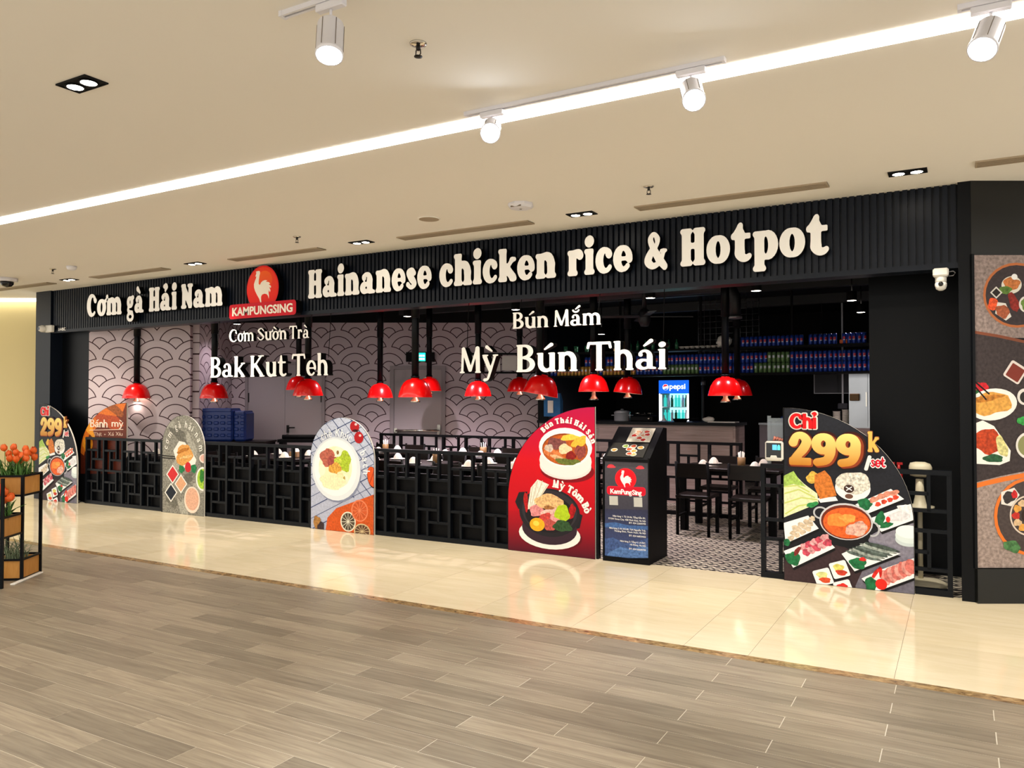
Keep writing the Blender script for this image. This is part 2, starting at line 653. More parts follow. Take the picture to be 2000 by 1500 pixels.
def contour(X, Y, F, lev=0.0):
    """closed outlines of F < lev by marching squares"""
    G = F - lev
    ins = G < 0
    a = ins[:-1, :-1] * 1 + ins[:-1, 1:] * 2 + ins[1:, 1:] * 4 + ins[1:, :-1] * 8
    iy, ix = np.nonzero((a > 0) & (a < 15))
    T = {1: [(3, 0)], 2: [(0, 1)], 3: [(3, 1)], 4: [(1, 2)], 5: [(3, 2), (1, 0)], 6: [(0, 2)], 7: [(3, 2)], 8: [(2, 3)], 9: [(2, 0)],
         10: [(0, 3), (2, 1)], 11: [(2, 1)], 12: [(1, 3)], 13: [(1, 0)], 14: [(0, 3)]}
    nxt, pos = {}, {}

    def edge(e, r, c):
        if e == 0: return (r, c, 0), (r, c), (r, c + 1)
        if e == 1: return (r, c + 1, 1), (r, c + 1), (r + 1, c + 1)
        if e == 2: return (r + 1, c, 0), (r + 1, c), (r + 1, c + 1)
        return (r, c, 1), (r, c), (r + 1, c)

    for r, c in zip(iy.tolist(), ix.tolist()):
        for e0, e1 in T[int(a[r, c])]:
            ks = []
            for e in (e0, e1):
                k, p, q = edge(e, r, c)
                if k not in pos:
                    g0, g1 = G[p], G[q]
                    t_ = g0 / (g0 - g1)
                    pos[k] = (X[p[1]] + (X[q[1]] - X[p[1]]) * t_, Y[p[0]] + (Y[q[0]] - Y[p[0]]) * t_)
                ks.append(k)
            nxt[ks[0]] = ks[1]
    loops = []
    while nxt:
        k0, k = nxt.popitem()
        lp = [pos[k0]]
        while k != k0 and k in nxt:
            lp.append(pos[k])
            k = nxt.pop(k)
        if len(lp) > 8:
            loops.append(simplify(lp))
    return [l for l in loops if len(l) > 2]


def simplify(lp, tol=.0022):
    n = len(lp)
    out = [lp[0]]
    last = 0
    i = 1
    while i < n:
        j = i + 1
        if j - last > 9 or j >= n:
            out.append(lp[i])
            last = i
        else:
            ax, ay = lp[last]
            bx, by = lp[j]
            L = math.hypot(bx - ax, by - ay) + 1e-9
            bad = any(abs((lp[m][0] - ax) * (by - ay) - (lp[m][1] - ay) * (bx - ax)) / L > tol for m in range(last + 1, j))
            if bad:
                out.append(lp[i])
                last = i
        i += 1
    return out


_oc = {}


def outline(ch, st, lev=0.0):
    k = (ch, st, lev)
    if k not in _oc:
        X, Y, F, b0, b1 = glyph(ch, st)
        _oc[k] = (contour(X, Y, F, lev), b0, b1)
    return _oc[k]


def tess(loops):
    """triangles of a letter: every outer loop is filled with its own holes"""
    def sa(l):
        return sum(l[i - 1][0] * l[i][1] - l[i][0] * l[i - 1][1] for i in range(len(l))) / 2

    def inside(p, l):
        r = False
        for i in range(len(l)):
            (ax, ay), (bx, by) = l[i - 1], l[i]
            if (ay > p[1]) != (by > p[1]) and p[0] < (bx - ax) * (p[1] - ay) / (by - ay) + ax:
                r = not r
        return r
    big = max(loops, key=lambda l: abs(sa(l)))
    sg = 1 if sa(big) > 0 else -1
    outs = [l for l in loops if sa(l) * sg > 0]
    holes = [l for l in loops if sa(l) * sg <= 0]
    P, T = [], []
    for o_ in outs:
        grp = [o_] + [h for h in holes if inside(h[0], o_)]
        flat = [p for l in grp for p in l]
        for tr in tessellate_polygon([[Vector((p[0], p[1], 0)) for p in l] for l in grp]):
            a, b, c = (flat[i] for i in tr)
            ar = (b[0] - a[0]) * (c[1] - a[1]) - (b[1] - a[1]) * (c[0] - a[0])
            T.append(tuple(len(P) + i for i in (tr if ar > 0 else reversed(tr))))
        P += flat
    return P, T


GAP = {'num': .02, 'fat': .03, 'lit': .05, 'bold': .035, 'brush': .05}


def word_layout(word, st):
    """x offset of every letter; total width"""
    x, o = 0, []
    for ch in word:
        if ch == ' ':
            x += .32
            o.append(None)
            continue
        _, b0, b1 = outline(ch, st)
        o.append(x - b0)
        x += b1 - b0 + GAP[st]
    return o, x - GAP[st]


def letters3d(parent, word, st, x0, x1, z, cap, y_front, depth, mats, grow=0.0, backer=None):
    """raised letters of one word: each letter is a part"""
    off, W = word_layout(word, st)
    sx = (x1 - x0) / W
    for ch, o in zip(word, off):
        if o is None:
            continue
        loops, b0, b1 = outline(ch, st, grow)
        loops = [[(x0 + (p[0] + o) * sx, z + p[1] * cap) for p in l] for l in loops]
        cx = sum(p[0] for l in loops for p in l) / sum(len(l) for l in loops)
        loops = [[(p[0] - cx, p[1] - z) for p in l] for l in loops]
        flat, tris = tess(loops)
        mb = MB()
        n = len(flat)
        mb.add([(p[0], y_front, p[1]) for p in flat], tris)
        mb.cm = 1
        i0 = 0
        vs_, fs = [], []
        for l in loops:
            m = len(l)
            o2 = len(vs_)
            vs_ += [(p[0], y_front, p[1]) for p in l] + [(p[0], y_front + depth, p[1]) for p in l]
            for i in range(m):
                j = (i + 1) % m
                fs.append((o2 + i, o2 + m + i, o2 + m + j, o2 + j))
        mb.add(vs_, fs)
        mb.add([(p[0], y_front + depth, p[1]) for p in flat], [tuple(reversed(tr)) for tr in tris])
        mb.build('letter', mats, parent, (cx, 0, z))


# ------------------------------------------------------------------ flat print: coloured shapes on a board
def ink_material():
    m = bpy.data.materials.new('printed_ink')
    m.use_nodes = True
    nt = m.node_tree
    b = nt.nodes['Principled BSDF']
    b.inputs['Roughness'].default_value = .45
    b.inputs['Specular IOR Level'].default_value = .18
    a = nt.nodes.new('ShaderNodeVertexColor'); a.layer_name = 'ink'
    tx = nt.nodes.new('ShaderNodeAttribute'); tx.attribute_name = 'mottle'
    tc = nt.nodes.new('ShaderNodeTexCoord')
    n = nt.nodes.new('ShaderNodeTexNoise')
    n.inputs['Scale'].default_value = 42
    n.inputs['Detail'].default_value = 4
    nt.links.new(tc.outputs['Object'], n.inputs[0])
    mr = nt.nodes.new('ShaderNodeMapRange')
    mr.inputs[1].default_value = .3; mr.inputs[2].default_value = .7
    mr.inputs[3].default_value = .25; mr.inputs[4].default_value = 1.6
    nt.links.new(n.outputs[0], mr.inputs[0])
    mx = nt.nodes.new('ShaderNodeMix'); mx.data_type = 'FLOAT'
    mx.inputs[2].default_value = 1.0
    nt.links.new(tx.outputs['Fac'], mx.inputs[0])
    nt.links.new(mr.outputs[0], mx.inputs[3])
    vm = nt.nodes.new('ShaderNodeVectorMath'); vm.operation = 'SCALE'
    nt.links.new(a.outputs[0], vm.inputs[0])
    nt.links.new(mx.outputs[0], vm.inputs['Scale'])
    nt.links.new(vm.outputs[0], b.inputs['Base Color'])
    M['ink'] = m


ink_material()


def clip_poly(poly, clip):
    out = list(poly)
    n = len(clip)
    for i in range(n):
        ax, ay = clip[i]
        bx, by = clip[(i + 1) % n]
        if not out:
            return []
        src, out = out, []
        side = lambda p: (bx - ax) * (p[1] - ay) - (by - ay) * (p[0] - ax)
        for j in range(len(src)):
            p, q = src[j], src[(j + 1) % len(src)]
            sp, sq = side(p), side(q)
            if sp >= 0:
                out.append(p)
            if (sp >= 0) != (sq >= 0):
                t_ = sp / (sp - sq)
                out.append((p[0] + (q[0] - p[0]) * t_, p[1] + (q[1] - p[1]) * t_))
    return out


class Print:
    STEP = .0001

    def __init__(s, clip=None):
        s.v, s.f, s.c, s.t = [], [], [], []
        s.clip = clip
        s.n = 1

    def poly(s, pts, col, tex=0.0, col2=None, noclip=False):
        if s.clip and not noclip:
            pts = clip_poly(pts, s.clip)
        if len(pts) < 3:
            return
        lin = srgb(col)
        lin2 = srgb(col2) if col2 else lin
        zs = [p[1] for p in pts]
        z0, z1 = min(zs), max(zs)
        y = -s.n * s.STEP
        s.n += 1
        tris = tessellate_polygon([[Vector((p[0], p[1], 0)) for p in pts]])
        o = len(s.v)
        for p in pts:
            k = (p[1] - z0) / (z1 - z0 + 1e-9)
            s.v.append((p[0], y, p[1]))
            s.c.append(tuple(lin2[i] + (lin[i] - lin2[i]) * k for i in range(3)) + (1,))
            s.t.append(tex)
        for tr in tris:
            a, b, c = (pts[i] for i in tr)
            ar = (b[0] - a[0]) * (c[1] - a[1]) - (b[1] - a[1]) * (c[0] - a[0])
            tr = tuple(tr) if ar > 0 else tuple(reversed(tr))
            s.f.append(tuple(o + i for i in tr))

    def ell(s, cx, cz, rx, rz, col, rot=0, tex=0.0, col2=None, n=28, a0=0, a1=360):
        r = math.radians(rot)
        pts = []
        for i in range(n):
            a = math.radians(a0 + (a1 - a0) * i / (n if a1 - a0 >= 360 else n - 1))
            x, z = rx * math.cos(a), rz * math.sin(a)
            pts.append((cx + x * math.cos(r) - z * math.sin(r), cz + x * math.sin(r) + z * math.cos(r)))
        s.poly(pts, col, tex, col2)

    def rect(s, cx, cz, w, h, col, rot=0, rnd=.0, tex=0.0, col2=None, skew=0):
        r = math.radians(rot)
        pts = []
        rnd = min(rnd, w / 2, h / 2)
        for sx, sz, a0 in ((1, 1, 0), (-1, 1, 90), (-1, -1, 180), (1, -1, 270)):
            for k in ((0, 30, 60, 90) if rnd > 0 else (0,)):
                a = math.radians(a0 + k)
                x = sx * (w / 2 - rnd) + (rnd * math.cos(a) if rnd else 0)
                z = sz * (h / 2 - rnd) + (rnd * math.sin(a) if rnd else 0)
                x += skew * z
                pts.append((cx + x * math.cos(r) - z * math.sin(r), cz + x * math.sin(r) + z * math.cos(r)))
        s.poly(pts, col, tex, col2)

    def blob(s, cx, cz, rx, rz, col, rot=0, tex=.6, rough=.18, n=22, seed=0, col2=None):
        rg = random.Random(seed * 131 + int(cx * 977) + int(cz * 613))
        r = math.radians(rot)
        pts = []
        ph = [rg.random() * 6.28 for _ in range(3)]
        for i in range(n):
            a = 2 * PI * i / n
            k = 1 + rough * (.5 * math.sin(3 * a + ph[0]) + .4 * math.sin(5 * a + ph[1]) + .5 * (rg.random() - .5))
            x, z = rx * k * math.cos(a), rz * k * math.sin(a)
            pts.append((cx + x * math.cos(r) - z * math.sin(r), cz + x * math.sin(r) + z * math.cos(r)))
        s.poly(pts, col, tex, col2)

    def line(s, pts, w, col):
        for (ax, az), (bx, bz) in zip(pts[:-1], pts[1:]):
            L = math.hypot(bx - ax, bz - az) + 1e-9
            nx, nz = -(bz - az) / L * w / 2, (bx - ax) / L * w / 2
            s.poly([(ax + nx, az + nz), (ax - nx, az - nz), (bx - nx, bz - nz), (bx + nx, bz + nz)], col)
            s.n -= 1
        s.n += 1

    def ring(s, cx, cz, rx, rz, w, col, n=40):
        s.line([(cx + rx * math.cos(2 * PI * i / n), cz + rz * math.sin(2 * PI * i / n)) for i in range(n + 1)], w, col)

    def glyphs(s, loops, col, col2=None):
        flat, tris = tess(loops)
        y = -s.n * s.STEP
        lin = srgb(col)
        lin2 = srgb(col2) if col2 else lin
        zs = [p[1] for p in flat]
        z0, z1 = min(zs), max(zs)
        o = len(s.v)
        for p in flat:
            k = (p[1] - z0) / (z1 - z0 + 1e-9)
            s.v.append((p[0], y, p[1]))
            s.c.append(tuple(lin2[i] + (lin[i] - lin2[i]) * k for i in range(3)) + (1,))
            s.t.append(0.0)
        s.f += [tuple(o + i for i in tr) for tr in tris]

    def text(s, word, st, x0, x1, z, cap, col, lev=0.0, col2=None, rot=0):
        off, W = word_layout(word, st)
        sx = (x1 - x0) / W
        r = math.radians(rot)
        for ch, o in zip(word, off):
            if o is None:
                continue
            loops, b0, b1 = outline(ch, st, lev)
            q = []
            for l in loops:
                q.append([])
                for p in l:
                    x, zz = (p[0] + o) * sx, p[1] * cap
                    q[-1].append((x0 + x * math.cos(r) - zz * math.sin(r), z + x * math.sin(r) + zz * math.cos(r)))
            s.glyphs(q, col, col2)
        s.n += 1

    def text_arc(s, word, st, cx, cz, rx, rz, a0, a1, cap, col, lev=0.0, only=None):
        """letters standing along an ellipse from angle a0 to a1 (degrees, clockwise)"""
        off, W = word_layout(word, st)
        wi = 0
        for ch, o in zip(word, off):
            if o is None:
                wi += 1
                continue
            if only is not None and wi != only:
                continue
            loops, b0, b1 = outline(ch, st, lev)
            mid = (b0 + b1) / 2
            a = math.radians(a0 + (a1 - a0) * (mid + o) / W)
            px, pz = cx + rx * math.cos(a), cz + rz * math.sin(a)
            tx, tz = rx * math.sin(a), -rz * math.cos(a)
            L = math.hypot(tx, tz)
            tx, tz = tx / L, tz / L
            q = [[(px + (p[0] - mid) * cap * tx - p[1] * cap * tz, pz + (p[0] - mid) * cap * tz + p[1] * cap * tx) for p in l] for l in loops]
            s.glyphs(q, col)
        s.n += 1

    def build(s, name, parent, loc=(0, 0, 0), rot=None):
        me = bpy.data.meshes.new(name)
        me.from_pydata(s.v, [], s.f)
        at = me.color_attributes.new('ink', 'FLOAT_COLOR', 'POINT')
        at.data.foreach_set('color', [c for q in s.c for c in q])
        a2 = me.attributes.new('mottle', 'FLOAT', 'POINT')
        a2.data.foreach_set('value', s.t)
        me.materials.append(M['ink'])
        me.update()
        o = ob(name, me, parent, loc)
        if rot:
            o.rotation_euler = rot
        return o


def small_text(name, body, size, loc, mat_name, parent=None, align='LEFT', rot=(PI / 2, 0, 0), bold=0.0, extrude=.0004, sx=1.0):
    cu = bpy.data.curves.new(name, 'FONT')
    cu.body = body
    cu.size = size
    cu.align_x = align
    cu.extrude = extrude
    cu.offset = bold
    cu.resolution_u = 3
    tmp = bpy.data.objects.new(name, cu)
    C.objects.link(tmp)
    dg = bpy.context.evaluated_depsgraph_get()
    me = bpy.data.meshes.new_from_object(tmp.evaluated_get(dg))
    bpy.data.objects.remove(tmp)
    bpy.data.curves.remove(cu)
    me.materials.clear()
    me.materials.append(M[mat_name])
    o = ob(name, me, parent, loc)
    o.rotation_euler = rot
    o.scale = (sx, 1, 1)
    return o
ART = {}
ART['set'] = [('p',[(.013,1.48),(1.022,1.485),(1.009,-.011),(.003,-.135)],'#22242c',.25,'#16161c'),('p',[(.655,.423),(.858,.561),(1.014,.573),(1.009,-.011),(.57,-.02),(.56,.057),(.705,.306)],'#8d8a9a',.3,'#6d6a78'),('p',[(.005,.168),(.447,.349),(.654,.234),(.549,-.023),(.004,-.007)],'#3a2a2e',.3,None),('p',[(.004,.893),(.077,.926),(.171,.832),(.274,.757),(.284,.677),(.125,.597),(.002,.536)],'#dfe3b8',.25,None),('p',[(.004,.893),(.085,.938),(.127,.87),(.187,.809),(.082,.827),(.003,.799)],'#a3c45e',.5,None),('l',[(.009,.741),(.126,.783),(.257,.721)],.012,'#c3cf72'),('l',[(.008,.659),(.148,.715),(.273,.705)],.012,'#c3cf72'),('l',[(.013,.566),(.125,.644),(.268,.676)],.012,'#c3cf72'),('l',[(.009,.8),(.115,.817),(.214,.765)],.012,'#c3cf72'),('b',.235,.662,.05,.021,'#2f8a4a',20,.6,.18),('p',[(.274,.717),(.418,.74),(.437,.708),(.3,.682)],'#e9ecee',0,None),('b',.242,.887,.053,.051,'#dcb24c',0,.6,.18),('p',[(.253,.911),(.335,.955),(.382,.9),(.427,.749),(.295,.712),(.253,.813)],'#cd7630',.55,None),('e',.55,.818,.135,.103,'#e8e8ea',0,0),('b',.556,.863,.133,.09,'#dad6ca',0,.8,.12),('e',.522,.811,.04,.034,'#3a2620',0,0),('l',[(.498,.826),(.545,.798)],.008,'#e9ecee'),('l',[(.545,.829),(.501,.795)],.008,'#e9ecee'),('e',.522,.749,.031,.02,'#6a4a3c',0,0),('p',[(.576,.665),(.841,.809),(.936,.733),(.673,.599)],'#0c0c10',0,None),('p',[(.57,.685),(.835,.828),(.93,.752),(.667,.619)],'#e9ecee',0,None),('b',.642,.692,.053,.05,'#1f6b40',0,.6,.18),('b',.709,.733,.036,.022,'#dc8f78',25,.6,.18),('b',.759,.761,.036,.022,'#dc8f78',25,.6,.18),('b',.81,.786,.036,.022,'#dc8f78',25,.6,.18),('b',.86,.797,.036,.022,'#dc8f78',25,.6,.18),('b',.739,.698,.022,.018,'#d8452e',25,.6,.18),('b',.784,.721,.022,.018,'#d8452e',25,.6,.18),('b',.829,.74,.022,.018,'#d8452e',25,.6,.18),('b',.869,.761,.022,.018,'#d8452e',25,.6,.18),('p',[(.688,.561),(.982,.698),(1.01,.575),(.768,.457)],'#0c0c10',0,None),('p',[(.682,.581),(.977,.717),(1.005,.594),(.762,.477)],'#e9ecee',0,None),('b',.753,.581,.034,.061,'#1f6b40',-20,.6,.18),('b',.798,.535,.05,.024,'#1f6b40',20,.6,.18),('b',.888,.609,.089,.039,'#d9d9de',15,.3,.18),('b',.942,.677,.058,.03,'#e6e6ea',-10,.3,.18),('e',.813,.58,.016,.024,'#d8302a',0,0),('e',.959,.428,.097,.054,'#c3d0d2',0,0),('e',.96,.46,.097,.06,'#d3e0e0',0,0),('e',.96,.493,.093,.052,'#e6f0ee',0,0),('g',.3,.598,.052,.046,.014,'#b9bcc2'),('g',.697,.493,.049,.056,.014,'#b9bcc2'),('e',.49,.46,.194,.131,'#121318',0,0),('e',.496,.539,.205,.152,'#c9c9ce',0,0),('e',.496,.535,.193,.141,'#6a2a1c',0,0),('e',.501,.528,.181,.126,'#e4622a',0,.45),('b',.433,.545,.085,.055,'#f08c3c',0,.3,.18),('b',.579,.484,.087,.056,'#eab2a2',20,.7,.18),('b',.512,.568,.063,.034,'#f2a24e',0,.4,.18),('p',[(.008,.469),(.208,.548),(.291,.445),(.024,.295)],'#0c0c10',0,None),('p',[(.001,.489),(.202,.568),(.285,.465),(.017,.315)],'#e9ecee',0,None),('b',.062,.366,.027,.021,'#cdbba2',20,.5,.18),('b',.109,.395,.026,.021,'#cdbba2',20,.5,.18),('b',.156,.425,.027,.021,'#cdbba2',20,.5,.18),('b',.202,.454,.026,.021,'#cdbba2',20,.5,.18),('b',.078,.411,.027,.021,'#cdbba2',20,.5,.18),('b',.125,.441,.027,.021,'#cdbba2',20,.5,.18),('b',.171,.47,.026,.021,'#cdbba2',20,.5,.18),('b',.218,.499,.026,.021,'#cdbba2',20,.5,.18),('b',.094,.457,.027,.021,'#cdbba2',20,.5,.18),('b',.141,.486,.027,.021,'#cdbba2',20,.5,.18),('b',.187,.515,.026,.021,'#cdbba2',20,.5,.18),('b',.233,.544,.026,.021,'#cdbba2',20,.5,.18),('b',.023,.327,.034,.03,'#1f6b40',0,.6,.18),('p',[(.006,.229),(.326,.386),(.418,.297),(.084,.095)],'#0c0c10',0,None),('p',[(-.0,.25),(.32,.405),(.412,.317),(.077,.115)],'#e9ecee',0,None),('b',.167,.3,.037,.03,'#e0a0a4',20,.7,.18),('b',.189,.258,.037,.03,'#c24a5e',20,.7,.18),('b',.209,.323,.037,.03,'#c24a5e',20,.7,.18),('b',.23,.282,.037,.03,'#e0a0a4',20,.7,.18),('b',.25,.347,.037,.03,'#e0a0a4',20,.7,.18),('b',.272,.305,.037,.03,'#c24a5e',20,.7,.18),('b',.292,.37,.037,.03,'#c24a5e',20,.7,.18),('b',.313,.328,.037,.03,'#e0a0a4',20,.7,.18),('b',.333,.393,.036,.03,'#e0a0a4',20,.7,.18),('b',.354,.352,.036,.03,'#c24a5e',20,.7,.18),('b',.078,.193,.061,.058,'#1f6b40',0,.6,.18),('b',.112,.26,.018,.046,'#7a2a2a',-30,.6,.18),('p',[(.469,.251),(.646,.358),(.906,.294),(.567,.118)],'#0c0c10',0,None),('p',[(.462,.271),(.64,.377),(.9,.314),(.56,.137)],'#e9ecee',0,None),('b',.628,.27,.138,.017,'#5f6c68',-11,.8,.08),('b',.655,.288,.138,.017,'#98a29c',-11,.8,.08),('b',.682,.305,.137,.017,'#48544f',-11,.8,.08),('b',.708,.321,.137,.017,'#5f6c68',-11,.8,.08),('b',.735,.338,.137,.017,'#98a29c',-11,.8,.08),('b',.761,.355,.135,.017,'#48544f',-11,.8,.08),('b',.587,.205,.064,.047,'#1f6b40',0,.6,.18),('b',.623,.242,.027,.016,'#d8302a',0,.6,.18),('r',.317,.052,.138,.136,'#0c0c10',20,.015,0),('r',.317,.063,.138,.134,'#e9ecee',20,.015,0),('b',.309,.078,.043,.03,'#cfd08a',0,.4,.18),('b',.332,.04,.045,.023,'#d8502e',0,.4,.18),('r',.446,.128,.136,.134,'#0c0c10',20,.015,0),('r',.446,.14,.136,.133,'#e9ecee',20,.015,0),('b',.437,.155,.042,.03,'#d9d06a',0,.4,.18),('b',.46,.116,.044,.023,'#c8402e',0,.4,.18),('r',.476,-.026,.134,.133,'#0c0c10',20,.015,0),('r',.476,-.015,.134,.133,'#e9ecee',20,.015,0),('b',.468,.0,.042,.029,'#d8302a',0,.4,.18),('b',.49,-.038,.044,.022,'#b81e1e',0,.4,.18),('p',[(.618,.066),(.75,.147),(1.017,.278),(1.018,.122),(.719,-.033)],'#0c0c10',0,None),('p',[(.612,.085),(.744,.166),(1.012,.297),(1.012,.141),(.713,-.014)],'#e9ecee',0,None),('b',.794,.117,.042,.061,'#e39a90',15,.5,.1),('b',.82,.131,.042,.061,'#cf7068',15,.5,.1),('b',.846,.146,.042,.061,'#e39a90',15,.5,.1),('b',.872,.161,.041,.061,'#cf7068',15,.5,.1),('b',.898,.176,.041,.062,'#e39a90',15,.5,.1),('b',.923,.191,.041,.061,'#cf7068',15,.5,.1),('b',.949,.205,.041,.061,'#e39a90',15,.5,.1),('b',.974,.22,.041,.06,'#cf7068',15,.5,.1),('b',.683,.049,.046,.058,'#1f6b40',0,.6,.18),('e',.759,.055,.043,.044,'#dd2a1e',0,0),('b',.719,.141,.014,.051,'#cc2a22',-30,.6,.18),('b',.754,.154,.012,.044,'#cc2a22',0,.6,.18)]
ART['noodle'] = [('p',[(.001,1.497),(1.012,1.5),(1.011,.955),(.002,.916)],'#ac0440',.0,'#cf0618'),('p',[(.002,.916),(1.011,.955),(1.009,.473),(.002,.402)],'#cf0618',.0,'#b00418'),('p',[(.002,.402),(1.009,.473),(1.008,-.021),(.002,-.123)],'#b00418',0,'#4c0a1e'),('e',.674,.841,.294,.114,'#7c0614',0,0),('e',.653,.89,.284,.134,'#ddd8d6',0,0),('e',.653,.941,.287,.166,'#e6e2e0',0,0),('e',.653,1.074,.292,.194,'#f1efed',0,0),('e',.649,1.055,.252,.158,'#8a3c12',0,0),('e',.649,1.05,.244,.149,'#b8571c',0,.4),('b',.562,1.11,.107,.057,'#7d4644',0,.6,.18),('b',.703,1.173,.097,.031,'#eac548',5,.3,.18),('b',.807,1.129,.086,.05,'#e2b43c',30,.3,.18),('b',.653,1.055,.073,.051,'#ecd0a6',0,.3,.18),('b',.533,1.0,.121,.043,'#dc7a44',-20,.6,.18),('b',.576,.964,.085,.025,'#e9b184',-20,.6,.18),('b',.681,.936,.133,.033,'#66702f',0,.6,.18),('b',.82,1.035,.062,.066,'#8f443c',0,.6,.18),('b',.716,.994,.056,.043,'#8a1f1a',0,.6,.18),('b',.476,1.062,.049,.039,'#c9b4a4',0,.6,.18),('e',.489,.181,.349,.134,'#5c0816',0,0),('e',.475,.199,.345,.147,'#ebe7e2',0,0),('p',[(.085,.5),(.13,.601),(.227,.613),(.227,.418),(.123,.43)],'#1b181e',0,None),('p',[(.743,.454),(.843,.417),(.812,.29),(.701,.25)],'#1b181e',0,None),('e',.475,.257,.309,.161,'#32202c',0,0),('e',.475,.416,.341,.242,'#1f1c22',0,0),('e',.475,.429,.309,.21,'#2e2a30',0,0),('e',.475,.403,.273,.187,'#171318',0,0),('p',[(.227,.431),(.268,.654),(.345,.742),(.475,.697),(.403,.597),(.286,.448)],'#ece7d9',.35,None),('l',[(.257,.446),(.286,.668)],.01,'#c9bfa8'),('l',[(.274,.454),(.345,.729)],.01,'#c9bfa8'),('l',[(.293,.461),(.403,.732)],.01,'#c9bfa8'),('l',[(.308,.469),(.461,.697)],.01,'#c9bfa8'),('b',.212,.508,.024,.101,'#b01a1c',5,.6,.18),('b',.729,.447,.036,.075,'#a31418',-10,.6,.18),('b',.475,.525,.165,.074,'#e4b57e',0,.6,.18),('b',.33,.425,.076,.058,'#dd8a8c',0,.6,.18),('b',.489,.411,.114,.051,'#e9b8ac',15,.6,.18),('b',.432,.355,.086,.051,'#c4423c',15,.6,.18),('b',.546,.364,.066,.051,'#e79a98',0,.6,.18),('b',.489,.296,.08,.056,'#b8504a',0,.6,.18),('b',.624,.421,.082,.083,'#aac422',25,.25,.18),('e',.342,.288,.085,.067,'#f0a920',0,.2),('e',.33,.299,.035,.026,'#f8cf50',0,0),('b',.624,.294,.104,.056,'#2f4e2c',0,.6,.18),('b',.475,.467,.058,.02,'#a06a3a',0,.6,.18)]
